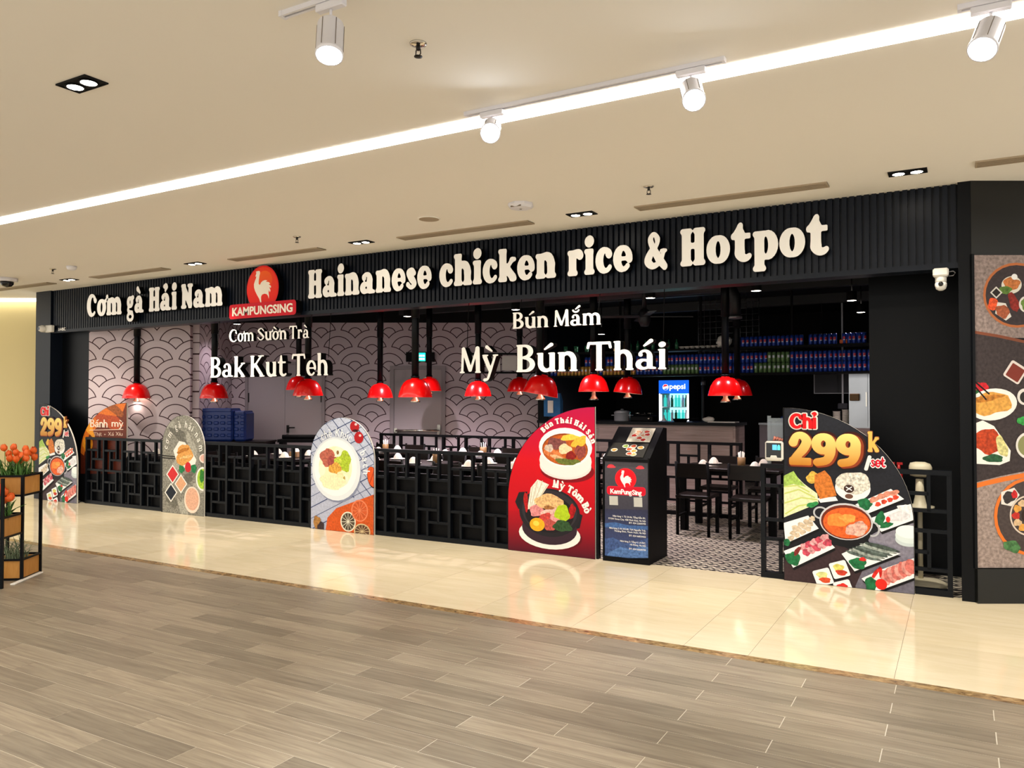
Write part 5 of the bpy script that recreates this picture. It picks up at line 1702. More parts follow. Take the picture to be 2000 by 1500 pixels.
def track_head(x, y, lab, aim, energy):
    t = thing('track_spotlight', lab, 'spotlight', (x, y, ZC), 0, 'track spotlights')
    S = 1.25
    MB().bbox(-.075, .075, -.017, .017, -.055, -.0225, .004).build('adapter', 'metal_white', t)
    MB().cyl((0, 0, -.085), .006, .032, 10).build('pivot', 'metal_white', t)
    v = (Vector(aim) - Vector((x, y, ZC))).normalized()
    q = (-v).to_track_quat('Z', 'Y').to_matrix()
    c = Vector((0, 0, -.115)) + v * .055 * S
    q = q * S
    h = MB().lathe([(.036, .055), (.042, .05), (.044, .045), (.044, -.068), (.046, -.07), (.046, -.082), (.041, -.082)], (c.x, c.y, c.z), 24, mtx=q).build('lamp_head', 'metal_white', t)
    MB().lathe([(0, -.0835), (.041, -.0835)], (c.x, c.y, c.z), 24, cap=False, mtx=q).build('lens', 'tracklight', h)
    mb = MB()
    for k_ in range(6):
        a = k_ * PI / 3
        p0 = q @ Vector((.0445 * math.cos(a), .0445 * math.sin(a), .045)) + c
        p1 = q @ Vector((.0445 * math.cos(a), .0445 * math.sin(a), -.066)) + c
        mb.tube([p0, p1], .0016, 5)
    mb.build('groove', 'vent_dark', h)
    p = Vector((x, y, ZC)) + c + v * .1
    spot('track_beam', p, energy, (.86, .92, 1.0), 60, .5, aim, .04)


track(-2.507, -.991, 3.85, 'white lighting track beside the ceiling light line')
track(.011, 1.5, 3.845, 'white lighting track at the upper right corner')
track(-2.55, .6, 2.45, 'white lighting track at the top edge of the picture')
track_head(-2.33, 3.85, 'track spotlight facing the camera at the left end of the middle track', (-.35, .1, .75), 110)
track_head(-1.16, 3.85, 'track spotlight at the right end of the middle track', (.25, .6, 0), 110)
track_head(.13, 3.845, 'track spotlight tilted left in the upper right corner', (-.75, 1.3, 0), 110)
track_head(-2.27, 2.45, 'silver track spotlight at the top edge of the picture', (-1.55, 1.5, 0), 110)
track_head(-1.0, 2.45, 'track spotlight just above the picture, lighting the near floor', (-1.5, 3.3, 0), 330)
track_head(-.3, 2.45, 'track spotlight above the picture, right one over the near floor', (-.7, 3.5, 0), 330)
# ------------------------------------------------------------------ drinks bar
t = thing('bar_counter', 'pale wood bar counter with a black top behind the inner lattice', 'counter', (-6.0, 11.42, 0))
MB().box(0, 3.19, 0, .55, 0, 1.165).build('body', 'counter_wood', t)
for k in range(3):
    MB().box(.02 + k * 1.055, 1.045 + k * 1.055, -.008, 0, .06, 1.14).build('front_panel', 'counter_wood', t)
MB().box(-.02, 3.215, -.04, .6, 1.165, 1.21).build('worktop', 'black_panel', t)
t = thing('back_counter', 'grey service counter to the right behind the bar', 'counter', (-2.75, 12.7, 0))
MB().box(0, 2.0, 0, .6, 0, 1.15).build('body', 'door_frame', t)
MB().box(-.01, 2.0, -.02, .6, 1.15, 1.18).build('worktop', 'steel', t)

t = thing('drinks_shelf', 'long black two-tier hanging shelf full of drink cans', 'shelf', (-5.96, 11.4, 1.9))
MB().box(0, 5.2, 0, .3, 0, .028).build('shelf_board', 'inner_black', t)
MB().box(0, 5.2, 0, .3, .375, .403).build('shelf_board', 'inner_black', t)
for x in (.02, 1.32, 2.6, 3.9, 5.14):
    MB().box(x, x + .03, .13, .16, .028, 1.22).build('hanger', 'inner_black', t)
t = thing('wire_grid', 'white wire grid panel standing behind the upper shelf', 'wire grid', (-3.45, 11.78, 2.0))
for k in range(11):
    MB().tube([(k * .09, 0, 0), (k * .09, 0, 1.12)], .003, 5).build('wire', 'wire', t)
for k in range(12):
    MB().tube([(0, .004, .0 + k * .09), (.9, .004, k * .09)], .003, 5).build('wire', 'wire', t)


def can_proto(body, spot1, spot2, name, h=.146, r=.029):
    mb = MB()
    n = 12
    mb.lathe([(r * .86, 0), (r, .008), (r, h - .014), (r * .84, h - .003)], n=n)
    mb.cm = 1
    mb.lathe([(r * .84, h - .003), (r * .8, h), (0, h - .002)], n=n, cap=False)
    for k, (z0, z1, mi) in enumerate(((.062, .098, 2), (.05, .062, 3))):
        mb.cm = mi
        vs_ = []
        for a in (-120, -105, -90, -75, -60):
            a = math.radians(a + 12)
            vs_ += [((r + .0006) * math.cos(a), (r + .0006) * math.sin(a), z0), ((r + .0006) * math.cos(a), (r + .0006) * math.sin(a), z1)]
        mb.add(vs_, [(2 * i, 2 * i + 2, 2 * i + 3, 2 * i + 1) for i in range(4)])
    return mb.mesh(name, [body, 'can_lid', spot1, spot2])


CB = can_proto('can_blue', 'can_red', 'can_white', 'drink_can')
CG = can_proto('can_gold', 'can_white', 'can_red', 'drink_can')
CN = can_proto('can_green', 'can_white', 'can_green', 'drink_can')
rg = random.Random(11)


def can(me, x, z, lab, grp, y=11.45):
    o = ob('drink_can', me, None, (x, y + rg.uniform(-.004, .004), z), rg.uniform(-.5, .5))
    tag(o, lab, 'can', grp)


x = -5.90
i = 0
while x < -.98:
    p = project((x, 11.45, 1.95))[0]
    low = CB
    if p < 1075: low = None
    elif 1088 < p < 1170 or 1176 < p < 1240: low = CG
    elif 1297 < p < 1362 or 1474 < p < 1546: low = CN
    up = CB
    if p < 1150: up = None if i % 4 else CB
    elif p < 1205 and i % 5 == 0: up = None
    elif 1497 < p < 1540: up = CN
    nm = {id(CB): 'blue', id(CG): 'gold', id(CN): 'green'}
    if low:
        c_ = nm[id(low)]
        can(low, x, 1.928, c_ + ' drink can in the bottom row of the lower shelf', c_ + ' cans, lower shelf bottom row')
    if up and low:
        c_ = nm[id(up)]
        can(up, x, 2.0745, c_ + ' drink can stacked on the row below, lower shelf', c_ + ' cans, lower shelf top row')
    if 1437 < p < 1690 and not (1572 < p < 1582 or 1636 < p < 1648):
        can(CB, x, 2.303, 'blue drink can standing on the upper shelf', 'blue cans on the upper shelf')
    elif 1190 < p < 1225 and i % 2 == 0:
        can(CG, x, 2.303, 'gold drink can standing on the upper shelf', 'gold cans on the upper shelf')
    elif 1228 < p < 1330 and i % 2 == 0:
        o = MB().lathe([(.026, 0), (.026, .085), (.01, .12), (.01, .15)], n=10).build('glass_bottle', 'bottle_green', None, (x, 11.45, 2.303))
        tag(o, 'small green bottle on the upper shelf', 'bottle', 'green bottles on the upper shelf')
    elif 1090 < p < 1170 and i % 3 == 0:
        o = MB().lathe([(.03, 0), (.036, .1), (.034, .1), (.028, .006), (0, .006)], n=10).build('drinking_glass', 'bottle_green', None, (x, 11.45, 2.303))
        tag(o, 'dark green glass at the left end of the upper shelf', 'glass', 'glasses on the upper shelf')
    x += .0615
    i += 1
for k in range(9):
    o = MB().lathe([(.02, 0), (.045, .035), (.048, .04), (.044, .04), (.018, .006), (0, .006)], n=12).build('small_bowl', 'plate_white', None, (-3.62 + k * .1 * .8, 11.50, 2.303))
    tag(o, 'small white bowl on the upper shelf before the wire grid', 'bowl', 'white bowls on the upper shelf')


def blobmesh(sx, sy, sz, seed, n=10, m=7, rough=.25):
    r_ = random.Random(seed)
    mb = MB()
    vs_, fs = [], []
    for j in range(m + 1):
        th = PI * j / m
        for i_ in range(n):
            a = 2 * PI * i_ / n
            k_ = 1 + rough * (r_.random() - .5)
            vs_.append((sx * k_ * math.sin(th) * math.cos(a), sy * k_ * math.sin(th) * math.sin(a), sz * (1 - math.cos(th)) * k_ * .5 * 2))
    for j in range(m):
        for i_ in range(n):
            q = (i_ + 1) % n
            fs.append((j * n + i_, j * n + n + i_, j * n + n + q, j * n + q))
    mb.add(vs_, fs, True)
    return mb


o = blobmesh(.11, .08, .055, 3).build('folded_towel', 'paper_white', None, (-2.93, 11.5, 2.44))
tag(o, 'crumpled white towel on top of the upper shelf cans', 'towel')
o.location = (-2.99, 11.5, 2.303)
o.scale = (1, 1, 1.6)
for ch_x, lab in ((-1.83, 'small orange pack between cans at the right of the upper shelf'),):
    tag(MB().bbox(-.05, .05, -.03, .03, 0, .06, .012).build('snack_pack', 'tulip', None, (-1.36, 11.46, 2.303)), lab, 'packet')

# lit drinks fridge
t = thing('drinks_fridge', 'lit glass-door fridge with a blue header behind the bar', 'fridge', (-4.846, 14.0, 0))
MB().box(0, .56, .02, .6, 0, .1).box(0, .02, .02, .6, .1, 1.87).box(.54, .56, .02, .6, .1, 1.87).box(.02, .54, .58, .6, .1, 1.87).box(0, .56, .02, .6, 1.87, 1.9).build('cabinet', 'board_grey', t)
hd = MB().box(0, .56, -.01, .02, 1.66, 1.9).build('header', 'fridge_sign', t)
circ = [(.13 + .055 * math.cos(2 * PI * k / 24), 1.775 + .055 * math.sin(2 * PI * k / 24)) for k in range(24)]
MB().prism(circ, -.013, -.0101).build('roundel', 'fridge_white', hd)
MB().prism([(.13 + .048 * math.cos(a), 1.78 + .048 * math.sin(a)) for a in [math.radians(20 + k * 14) for k in range(13)]], -.014, -.0131).build('roundel_red', 'fridge_red', hd)
MB().prism([(.13 + .048 * math.cos(a), 1.77 + .048 * math.sin(a)) for a in [math.radians(215 + k * 12) for k in range(12)]], -.014, -.0131).build('roundel_blue', 'fridge_sign', hd)
small_text('header_letters', 'pepsi', .14, (.20, -.0125, 1.742), 'fridge_white', hd, bold=.001, extrude=.002, sx=1.06)
MB().box(.02, .54, .56, .58, .1, 1.66).build('back_light', 'fridge_glow', t)
MB().box(.025, .04, .02, .05, .12, 1.64).box(.52, .535, .02, .05, .12, 1.64).build('edge_light', 'fridge_white', t)
for k in range(5):
    z = .30 + k * .275
    MB().box(.02, .54, .06, .56, z, z + .012).build('shelf', 'metal_white', t)
    for j in range(7):
        MB().cyl((.08 + j * .066, .12 + .02 * (j % 2), z + .012), .028, .17, 10).cyl((.08 + j * .066, .12 + .02 * (j % 2), z + .182), .014, .05, 8).build('bottle', ['bottle_glow_teal', 'can_white', 'bottle_green', 'bottle_glow_teal'][(j + k) % 4] if 'bottle_glow_teal' in M else ['can_white', 'bottle_green', 'can_green'][(j + k) % 3], t)
MB().box(0, .56, 0, .012, .1, .125).box(0, .02, 0, .012, .125, 1.655).box(.54, .56, 0, .012, .125, 1.655).build('door_frame', 'fridge_white', t)
spot('fridge_lamp', (-4.57, 14.2, 1.64), 6, (.6, .95, 1.0), 150, .8, (-4.57, 14.2, 0), .1)

# things on the bar
t = thing('steel_pot', 'steel cooking pot on the bar counter', 'pot', (-4.62, 11.6, 1.21))
MB().lathe([(.12, 0), (.125, .01), (.125, .13), (.132, .135), (.125, .14)], n=20).build('body', 'pot_steel', t)
MB().lathe([(.128, .138), (.1, .16), (.03, .17), (.02, .19), (0, .192)], n=20).build('lid', 'pot_steel', t)
for s in (-1, 1):
    MB().tube([(s * .12, -.04, .09), (s * .165, -.03, .09), (s * .165, .03, .09), (s * .12, .04, .09)], .008).build('handle', 'pot_steel', t)
t = thing('table_stove', 'black portable stove beside the steel pot on the bar', 'stove', (-4.25, 11.6, 1.21))
MB().bbox(-.19, .19, -.14, .14, 0, .09, .015).build('body', 'inner_black', t)
MB().lathe([(.09, .09), (.095, .115), (.08, .118), (.07, .1)], n=18).build('burner', 'dark_metal', t)
for k in range(4):
    a = k * PI / 2 + .4
    MB().tube([(.05 * math.cos(a), .05 * math.sin(a), .125), (.13 * math.cos(a), .13 * math.sin(a), .125)], .007, 6).build('grate_arm', 'chrome', t)
MB().lathe([(.02, 0), (.02, .02), (0, .021)], (.12, -.145, .045), 12, mtx=Matrix.Rotation(PI / 2, 3, 'X')).build('knob', 'chrome', t)
t = thing('funnel', 'small pale blue funnel on the bar before the fridge', 'funnel', (-3.92, 11.55, 1.21))
MB().lathe([(.05, 0), (.048, .006), (.012, .06), (.008, .1)], n=14).build('cone', 'can_white', t)
MB().lathe([(.053, 0), (.053, .008), (.048, .008)], n=14, cap=False).build('rim', 'blue_cloth', t)
t = thing('frying_pan', 'black pan on the bar right of the funnel', 'pan', (-3.68, 11.6, 1.21))
MB().lathe([(.09, 0), (.12, .045), (.125, .047), (.115, .043), (.085, .006), (0, .006)], n=20, cap=False).build('bowl', 'inner_black', t)
MB().tube([(.11, -.02, .04), (.30, -.07, .06)], [.012, .01]).build('handle', 'inner_black', t)
tag(blobmesh(.09, .07, .04, 8).build('paper_bundle', 'paper_white', None, (-3.25, 11.6, 1.21)), 'crumpled paper bundle at the right of the bar top', 'paper')
tag(MB().box(-.2, .2, -.12, .12, 0, .012).build('paper_stack', 'paper_white', None, (-3.03, 11.6, 1.21)), 'flat white papers at the right end of the bar top', 'paper')
t = thing('hanging_bag', 'blue cloth bag hanging at the left end of the bar', 'bag', (-5.78, 11.5, 1.27))
MB().add([(x_ * (1 - .15 * (z_ > .3)) + .0, y_ * (1 if z_ < .3 else .4), z_) for z_ in (0, .08, .25, .38) for x_, y_ in ((-.15, -.05), (0, -.08), (.15, -.05), (.15, .05), (0, .07), (-.15, .05))],
         [(k * 6 + i_, k * 6 + (i_ + 1) % 6, k * 6 + 6 + (i_ + 1) % 6, k * 6 + 6 + i_) for k in range(3) for i_ in range(6)] + [(5, 4, 3, 2, 1, 0), (18, 19, 20, 21, 22, 23)]).build('bag_body', 'blue_cloth', t)
MB().tube([(-.08, 0, .38), (-.05, 0, .5), (.05, 0, .5), (.08, 0, .38)], .008).tube([(0, 0, .5), (0, 0, .63)], .004, 6).build('strap', 'blue_cloth', t)
MB().box(-.06, .04, -.088, -.08, .06, .26).build('tag', 'paper_white', t)
t = thing('notice_board', 'dark framed board on the back wall between fridge and steel cabinet', 'board', (-2.0, 13.2, 1.65))
MB().box(0, .52, 0, .02, 0, .32).build('panel', 'board_grey', t)
MB().box(-.01, .53, -.006, 0, -.01, 0).box(-.01, .53, -.006, 0, .32, .33).box(-.01, 0, -.006, 0, 0, .32).box(.52, .53, -.006, 0, 0, .32).build('frame', 'wire', t)
MB().box(.1, .12, .02, .03, .32, 1.47).box(.4, .42, .02, .03, .32, 1.47).build('hanger', 'inner_black', t)
t = thing('hanging_socket', 'power socket box hanging on a grey pole', 'socket', (-1.55, 12.9, 1.40))
MB().box(-.012, .012, -.012, .012, .09, 1.72).build('pole', 'wire', t)
MB().bbox(-.07, .07, -.04, .04, 0, .09, .01).build('socket_box', 'board_grey', t)
t = thing('pipe_post', 'slim dark blue pipe standing right of the fridge', 'pipe', (-3.9, 13.6, 0))
MB().cyl((0, 0, 0), .03, 3.12, 12).build('pipe', 'duct', t)
MB().cyl((0, 0, 1.8), .04, .08, 12).build('clamp', 'wire', t)
t = thing('steel_cabinet', 'tall stainless steel cabinet at the right of the bar', 'cabinet', (-1.35, 11.9, 1.15))
MB().box(0, .5, 0, .5, 0, .78).build('body', 'steel', t)
MB().box(.01, .24, -.02, 0, .02, .76).box(.255, .49, -.02, 0, .02, .76).build('door', 'steel', t)
MB().box(.22, .235, -.045, -.02, .3, .5).build('handle', 'chrome', t)
MB().box(-.05, .55, -.05, .52, -1.15, 0).build('base_cabinet', 'counter_wood', t)
MB().bbox(.02, .14, -.12, -.02, .38, .48, .008).build('cup_box', 'cup_brown', t)
for k, (x, h, lab) in enumerate(((-1.62, .19, 'shorter cream stack of paper bowls left of the steel cabinet'), (-1.49, .215, 'taller cream stack of paper bowls beside the steel cabinet'))):
    mb = MB()
    n_ = 9
    for j in range(n_):
        z = h * j / n_
        mb.lathe([(.045, z), (.052, z + h / n_ * .7), (.056, z + h / n_ * .75), (.056, z + h / n_ * .95)], n=14)
    tag(mb.build('bowl_stack', 'napkin', None, (x, 12.75, 1.18)), lab, 'bowls')
tag(MB().bbox(-.2, .2, -.15, .15, 0, .1, .015).build('storage_tray', 'blue_plastic', None, (-2.2, 12.62 - .16, .95)), 'dark blue tray seen beyond the entrance table', 'tray')
bpy.data.objects['storage_tray'].location = (-2.25, 12.95, 1.18)

# inner ceiling: beams, ducts and small lights
for i, y in enumerate((8.2, 9.4, 10.6, 12.4)):
    struct(MB().box(-10.8 + i * .9, -.7, y, y + .12, 2.98, 3.12).build('trim_%d' % (i + 3), 'duct'), 'dark beam under the black ceiling')
t = thing('air_duct', 'dark round air duct under the black ceiling on the right', 'duct', (-2.6, 9.9, 2.92))
MB().tube([(-2.6, 0, .05), (0, 0, .05), (.12, 0, .02), (.16, 0, -.1), (.16, 0, -.35)], [.07, .07, .075, .08, .08], 14).build('pipe', 'duct', t)
MB().cyl((.16, 0, -.36), .095, .03, 16).build('flange', 'wire', t)
t = thing('ceiling_fan', 'dark ceiling fan under the black ceiling in the middle', 'fan', (-3.55, 9.7, 2.62))
MB().cyl((0, 0, .1), .03, .4, 12).build('rod', 'duct', t)
MB().lathe([(.05, -.12), (.08, -.05), (.08, .05), (.05, .1)], n=18).build('motor', 'duct', t)
for k in range(4):
    a = k * PI / 2 + .5
    MB().box(.07, .62, -.055, .055, .0, .012).xf(Matrix.Rotation(a, 4, 'Z') @ Matrix.Rotation(.15, 4, 'X')).build('blade', 'duct', t)
for i, (px, py, d, lab) in enumerate(((462, 633, 12.3, 'below the red emblem'), (795, 618, 11.2, 'right of the left hanging letters'), (1007, 605, 10.4, 'above the small right hanging letters'),
                                      (1271, 582, 9.3, 'under the fascia ampersand'), (1478, 568, 8.7, 'under the last fascia word'),
                                      (1665, 587, 9.5, 'brightest at the right end'), (1683, 610, 10.8, 'lower at the right end'), (1175, 653, 12.6, 'farthest over the bar'))):
    u = (px - 1000) / 1533 * d
    x, y = view_grid(u, d)
    z = 1.55 + (780 - py) * d / 1533
    t = thing('ceiling_spotlight', 'small black ceiling light inside the restaurant, ' + lab, 'ceiling light', (x, y, z), 0, 'small lights inside the restaurant')
    MB().lathe([(.055, 0), (.058, .005), (.058, .11), (.02, .12)], n=16, cap=False).build('housing', 'black_matte', t)
    MB().cyl((0, 0, .12), .008, max(.02, 3.12 - z - .12), 8).build('rod', 'black_matte', t)
    MB().lathe([(0, .004), (.052, .002)], n=16, cap=False).build('lens', 'inner_light', t)
    spot('inner_beam', (x, y, z - .02), (18, 270, 250, 80, 40, 30, 30, 110)[i], (1.0, .84, .92), 130, .8, (x, y, 0), .05)

# wall frame behind the largest letters
t = vthing('wall_frame', 'long black frame with pale papers on the wave wall behind the largest letters', 'frame', -.15, 13.38)
MB().box(-.62, .55, -.03, 0, 1.99, 2.02).box(-.62, .55, -.03, 0, 2.31, 2.34).box(-.62, -.59, -.03, 0, 2.02, 2.31).box(.52, .55, -.03, 0, 2.02, 2.31).build('frame', 'black_matte', t)
for k in range(4):
    MB().box(-.58 + k * .28, -.33 + k * .28, -.012, -.002, 2.04, 2.29).build('sheet', 'paper_white', t)

# ------------------------------------------------------------------ tables, chairs and tableware
def table_proto():
    t = thing('dining_table', 'x', 'table')
    MB().bbox(-.6, .6, -.37, .37, .715, .75, .006).build('table_top', 'dark_wood', t)
    MB().box(-.5, .5, -.28, .28, .66, .715).build('apron', 'inner_black', t)
    for sx in (-1, 1):
        for sy in (-1, 1):
            MB().box(sx * .52 - .03, sx * .52 + .03, sy * .30 - .03, sy * .30 + .03, 0, .715).build('leg', 'inner_black', t)
    return t


def chair_proto():
    t = thing('dining_chair', 'x', 'chair')
    MB().bbox(-.2, .2, -.2, .2, .42, .46, .008).build('seat', 'dark_wood', t)
    for sx in (-1, 1):
        MB().box(sx * .18 - .018, sx * .18 + .018, -.198, -.162, 0, .42).build('leg', 'inner_black', t)
        MB().tube([(sx * .18, .18, 0), (sx * .18, .18, .45), (sx * .18, .22, .84)], .018, 6).build('leg', 'inner_black', t)
    MB().box(-.18, .18, .198, .222, .66, .82).build('backrest', 'dark_wood', t)
    for sx in (-1, 1):
        MB().box(sx * .18 - .012, sx * .18 + .012, -.165, .165, .2, .225).build('stretcher', 'inner_black', t)
    return t


def setting_proto():
    t = thing('place_setting', 'x', 'tableware')
    MB().lathe([(.06, 0), (.095, .01), (.105, .014), (.1, .016), (.06, .006), (0, .006)], n=16, cap=False).build('plate', 'plate_white', t)
    MB().lathe([(.062, .008), (.058, .03), (.045, .055), (.03, .075), (.012, .085), (0, .086)], n=9, smooth=False).build('napkin', 'napkin', t)
    return t


TB = [(-9.98, 7.42, .62, 'small dark table near the left wave wall', 'small left table'), (-8.3, 8.0, 1, 'dark dining table behind the left half of the front lattice', 'table left of the checked-cloth board'),
      (-6.2, 8.1, 1, 'dark dining table behind the checked-cloth board', 'table behind the checked-cloth board'), (-4.75, 8.05, 1, 'dark dining table behind the red noodle board', 'table behind the red board'),
      (-7.9, 9.5, 1, 'dark dining table in the second row before the exit door', 'table before the exit door'), (-6.1, 9.52, 1, 'dark dining table in the second row, middle', 'second-row middle table'),
      (-4.4, 9.52, 1, 'dark dining table in the second row behind the menu stand', 'table behind the menu stand'), (-2.35, 9.45, 1, 'dark dining table facing the entrance', 'table facing the entrance')]
tp, cp, sp_ = table_proto(), chair_proto(), setting_proto()
fc = fs_ = True
for i, (x, y, sc, lab, near) in enumerate(TB):
    t = tp if i == 0 else copy_tree(tp)
    t.location = (x, y, 0)
    t['label'] = lab
    t['group'] = 'dark dining tables'
    t.scale = (sc, sc, 1)
    for sx in (-.3, .3):
        for sy in (-1, 1):
            side = '%s %s' % ('near' if sy < 0 else 'far', 'left' if sx < 0 else 'right')
            if sc == 1 or (sx > 0 and sy < 0):
                c = cp if fc else copy_tree(cp)
                fc = False
                c.location = (x + sx, y + sy * .47, 0)
                c.rotation_euler = (0, 0, PI if sy < 0 else 0)
                c['label'] = 'black wooden chair, %s side of the %s' % (side, near)
                c['group'] = 'dining chairs'
                if sc != 1:
                    c.location = (x + .66, y - .03, 0)
                    c.rotation_euler = (0, 0, -PI / 2)
                    c['label'] = 'black wooden chair at the right end of the ' + near
            if sc == 1 or sy < 0:
                s_ = sp_ if fs_ else copy_tree(sp_)
                fs_ = False
                s_.location = (x + sx * (1 if sc == 1 else .5), y + sy * (.23 if sc == 1 else .06), .75)
                s_['label'] = 'plate with folded white napkin, %s of the %s' % (side, near)
                s_['group'] = 'plates with napkins'


def cup(x, y, z, lab):
    t = thing('chopstick_cup', lab, 'cup', (x, y, z), 0, 'chopstick cups')
    MB().lathe([(.04, 0), (.045, .005), (.048, .115), (.042, .115), (.04, .01), (0, .01)], n=14, cap=False).build('cup', 'cup_brown', t)
    for k in range(6):
        a = k * 1.05
        MB().tube([(.02 * math.cos(a), .02 * math.sin(a), .012), (.035 * math.cos(a), .035 * math.sin(a), .17 + .008 * (k % 3))], .005, 5).build('chopstick', 'napkin', t)


cup(-2.25, 9.42, .75, 'brown chopstick cup on the table facing the entrance')
cup(-5.75, 8.15, .75, 'brown chopstick cup right of the checked-cloth board')
cup(-5.95, 9.6, .75, 'brown chopstick cup in the second row, left of the red board')
cup(-7.65, 9.5, .75, 'brown chopstick cup before the exit door')
for x, y, lab in ((-8.02, 8.0, 'brown tissue box with a white tissue on the left table'), (-4.5, 8.02, 'brown tissue box behind the red noodle board')):
    t = thing('tissue_box', lab, 'tissue box', (x, y, .75))
    MB().bbox(-.075, .075, -.06, .06, 0, .075, .005).build('box', 'carton_brown', t)
    MB().lathe([(.055, .075), (.04, .1), (.012, .15), (0, .155)], n=7, smooth=False).build('tissue', 'paper_white', t)

t = thing('shade_backing', 'long black sheet added for the darkness behind the left front lattice', 'bench', (-11.3, 7.125, 0))  # thin black sheet added to keep the view through the lattice dark
MB().box(0, 7.25, 0, .045, 0, .72).build('backing_sheet', 'inner_black', t)
for k in range(7):
    MB().bbox(k * 1.035, k * 1.035 + 1.025, -.004, 0, .06, .70, .002).build('panel', 'inner_black', t)

# blue crates on a dark cabinet in the left niche
x, y = view_grid(-4.36, 12.35)
t = thing('low_cabinet', 'low dark cabinet carrying the blue crates', 'cabinet', (x, y, 0), YAW)
MB().box(-.45, .55, -.25, .3, 0, .87).build('body', 'inner_black', t)
MB().box(-.46, .57, -.27, .32, .87, .9).build('top', 'dark_wood', t)
for k in range(2):
    MB().box(-.43 + k * .49, .05 + k * .49, -.262, -.25, .04, .85).build('door', 'inner_black', t)
for k, (a, b_, h, lab) in enumerate(((-.33, .18, .5, 'larger dark blue moulded plastic crate on the low cabinet'), (.19, .38, .46, 'narrow dark blue crate at the right of the larger one'))):
    x, y = view_grid(-4.50 + (a + b_) / 2, 12.35)
    t = thing('plastic_crate', lab, 'crate', (x, y, .9), YAW, 'blue plastic crates')
    hw = (b_ - a) / 2
    MB().bbox(-hw, hw, -.2, .22, 0, h, .03).build('body', 'blue_plastic', t)
    for r_ in range(4):
        for c_ in range(5 if k == 0 else 2):
            w_ = 2 * hw / (5 if k == 0 else 2)
            cx = -hw + w_ * (c_ + .5)
            MB().bbox(cx - w_ * .36, cx + w_ * .36, -.216, -.2, .07 + r_ * .095, .12 + r_ * .095, .012).build('rib', 'blue_plastic', t)
    MB().bbox(-hw + .02, hw - .02, -.21, .2, h - .045, h + .01, .01).build('rim', 'blue_plastic', t)
x, y = view_grid(-3.29, 12.7)
t = thing('bench', 'black bench end with a dark rolled mat before the double door', 'bench', (x, y, 0), YAW)
MB().box(-.46, .46, -.15, .15, .86, .91).build('seat', 'inner_black', t)
for s in (-1, 1):
    MB().box(s * .41 - .03, s * .41 + .03, -.12, .12, 0, .86).build('leg', 'inner_black', t)
MB().tube([(-.42, 0, .945), (.18, 0, .945)], .034, 10).build('rolled_mat', 'black_matte', t)

# ------------------------------------------------------------------ small fittings at the shopfront
t = thing('security_camera', 'white security camera hanging below the fascia at the right', 'camera', (-.12, 7.0, 2.575))
MB().bbox(-.055, .055, -.05, .05, -.065, 0, .012).build('mount', 'plastic_white', t)
MB().lathe([(.038, -.065), (.04, -.07), (.04, -.105), (.036, -.108)], n=18).build('neck', 'plastic_white', t)
MB().lathe([(.036, -.108), (.042, -.115), (.042, -.135), (.034, -.16), (.015, -.172), (0, -.173)], n=20).build('camera_body', 'plastic_white', t)
MB().lathe([(0, -.045), (.018, -.045), (.018, -.03)], (0, 0, -.125), 14, cap=False, mtx=Matrix.Rotation(-PI / 2, 3, 'X')).build('lens', 'camera_glass', t)
MB().tube([(.055, 0, -.03), (.085, 0, -.025), (.10, 0, -.04), (.085, 0, -.06), (.055, 0, -.062)], .004, 6).build('cable', 'wire', t)
t = thing('security_camera', 'small white bullet camera on the left pillar', 'camera', (-12.28, 6.98, 2.64))
MB().bbox(-.02, .16, -.03, .03, -.055, .055, .012).build('body', 'plastic_white', t)
MB().lathe([(.055, 0), (.055, .04), (.035, .08), (.03, .085)], (-.02, -.03, 0), 18, mtx=Matrix.Rotation(PI / 2, 3, 'X') @ Matrix.Rotation(.0, 3, 'Z')).build('hood', 'plastic_white', t)
MB().lathe([(0, .087), (.028, .087)], (-.02, -.03, 0), 14, cap=False, mtx=Matrix.Rotation(PI / 2, 3, 'X')).build('lens', 'camera_glass', t)

t = thing('table_terminal', 'white hand sanitizer terminal with a small screen on the right fence', 'terminal', (-1.395, 7.04, 1.02))
MB().bbox(-.075, .075, -.05, .02, 0, .17, .015).build('case', 'plastic_white', t)
MB().box(-.062, .062, -.054, -.05, .03, .155).build('front_panel', 'camera_glass', t)
MB().box(-.01, .028, -.056, -.054, .095, .14).build('screen', 'screen_blue', t)
MB().prism([(.032, .095), (.055, .095), (.055, .125), (.05, .138), (.0435, .142), (.037, .138), (.032, .125)], -.056, -.054).build('screen_icon', 'screen_teal', t)
MB().prism([(-.03, .028), (.03, .028), (.022, .048), (-.022, .048)], -.058, -.05).build('nozzle', 'plastic_white', t)
t = thing('menu_holder', 'clear acrylic holder with a shrimp picture above the terminal', 'holder', (-1.38, 7.085, .987))
MB().box(-.085, -.055, -.006, .006, 0, .42).build('upright', 'perspex', t)
MB().box(-.055, .09, -.003, .003, .2, .40).build('sheet', 'perspex', t)
for k in range(5):
    MB().tube([(-.03 + k * .022, -.008, .20 + .012 * (k % 2)), (-.02 + k * .022, -.012, .235 - .006 * k), (0 + k * .02, -.008, .225 - .01 * k)], [.012, .014, .006], 8).build('shrimp', 'shrimp_pink' if 'shrimp_pink' in M else 'can_red', t)

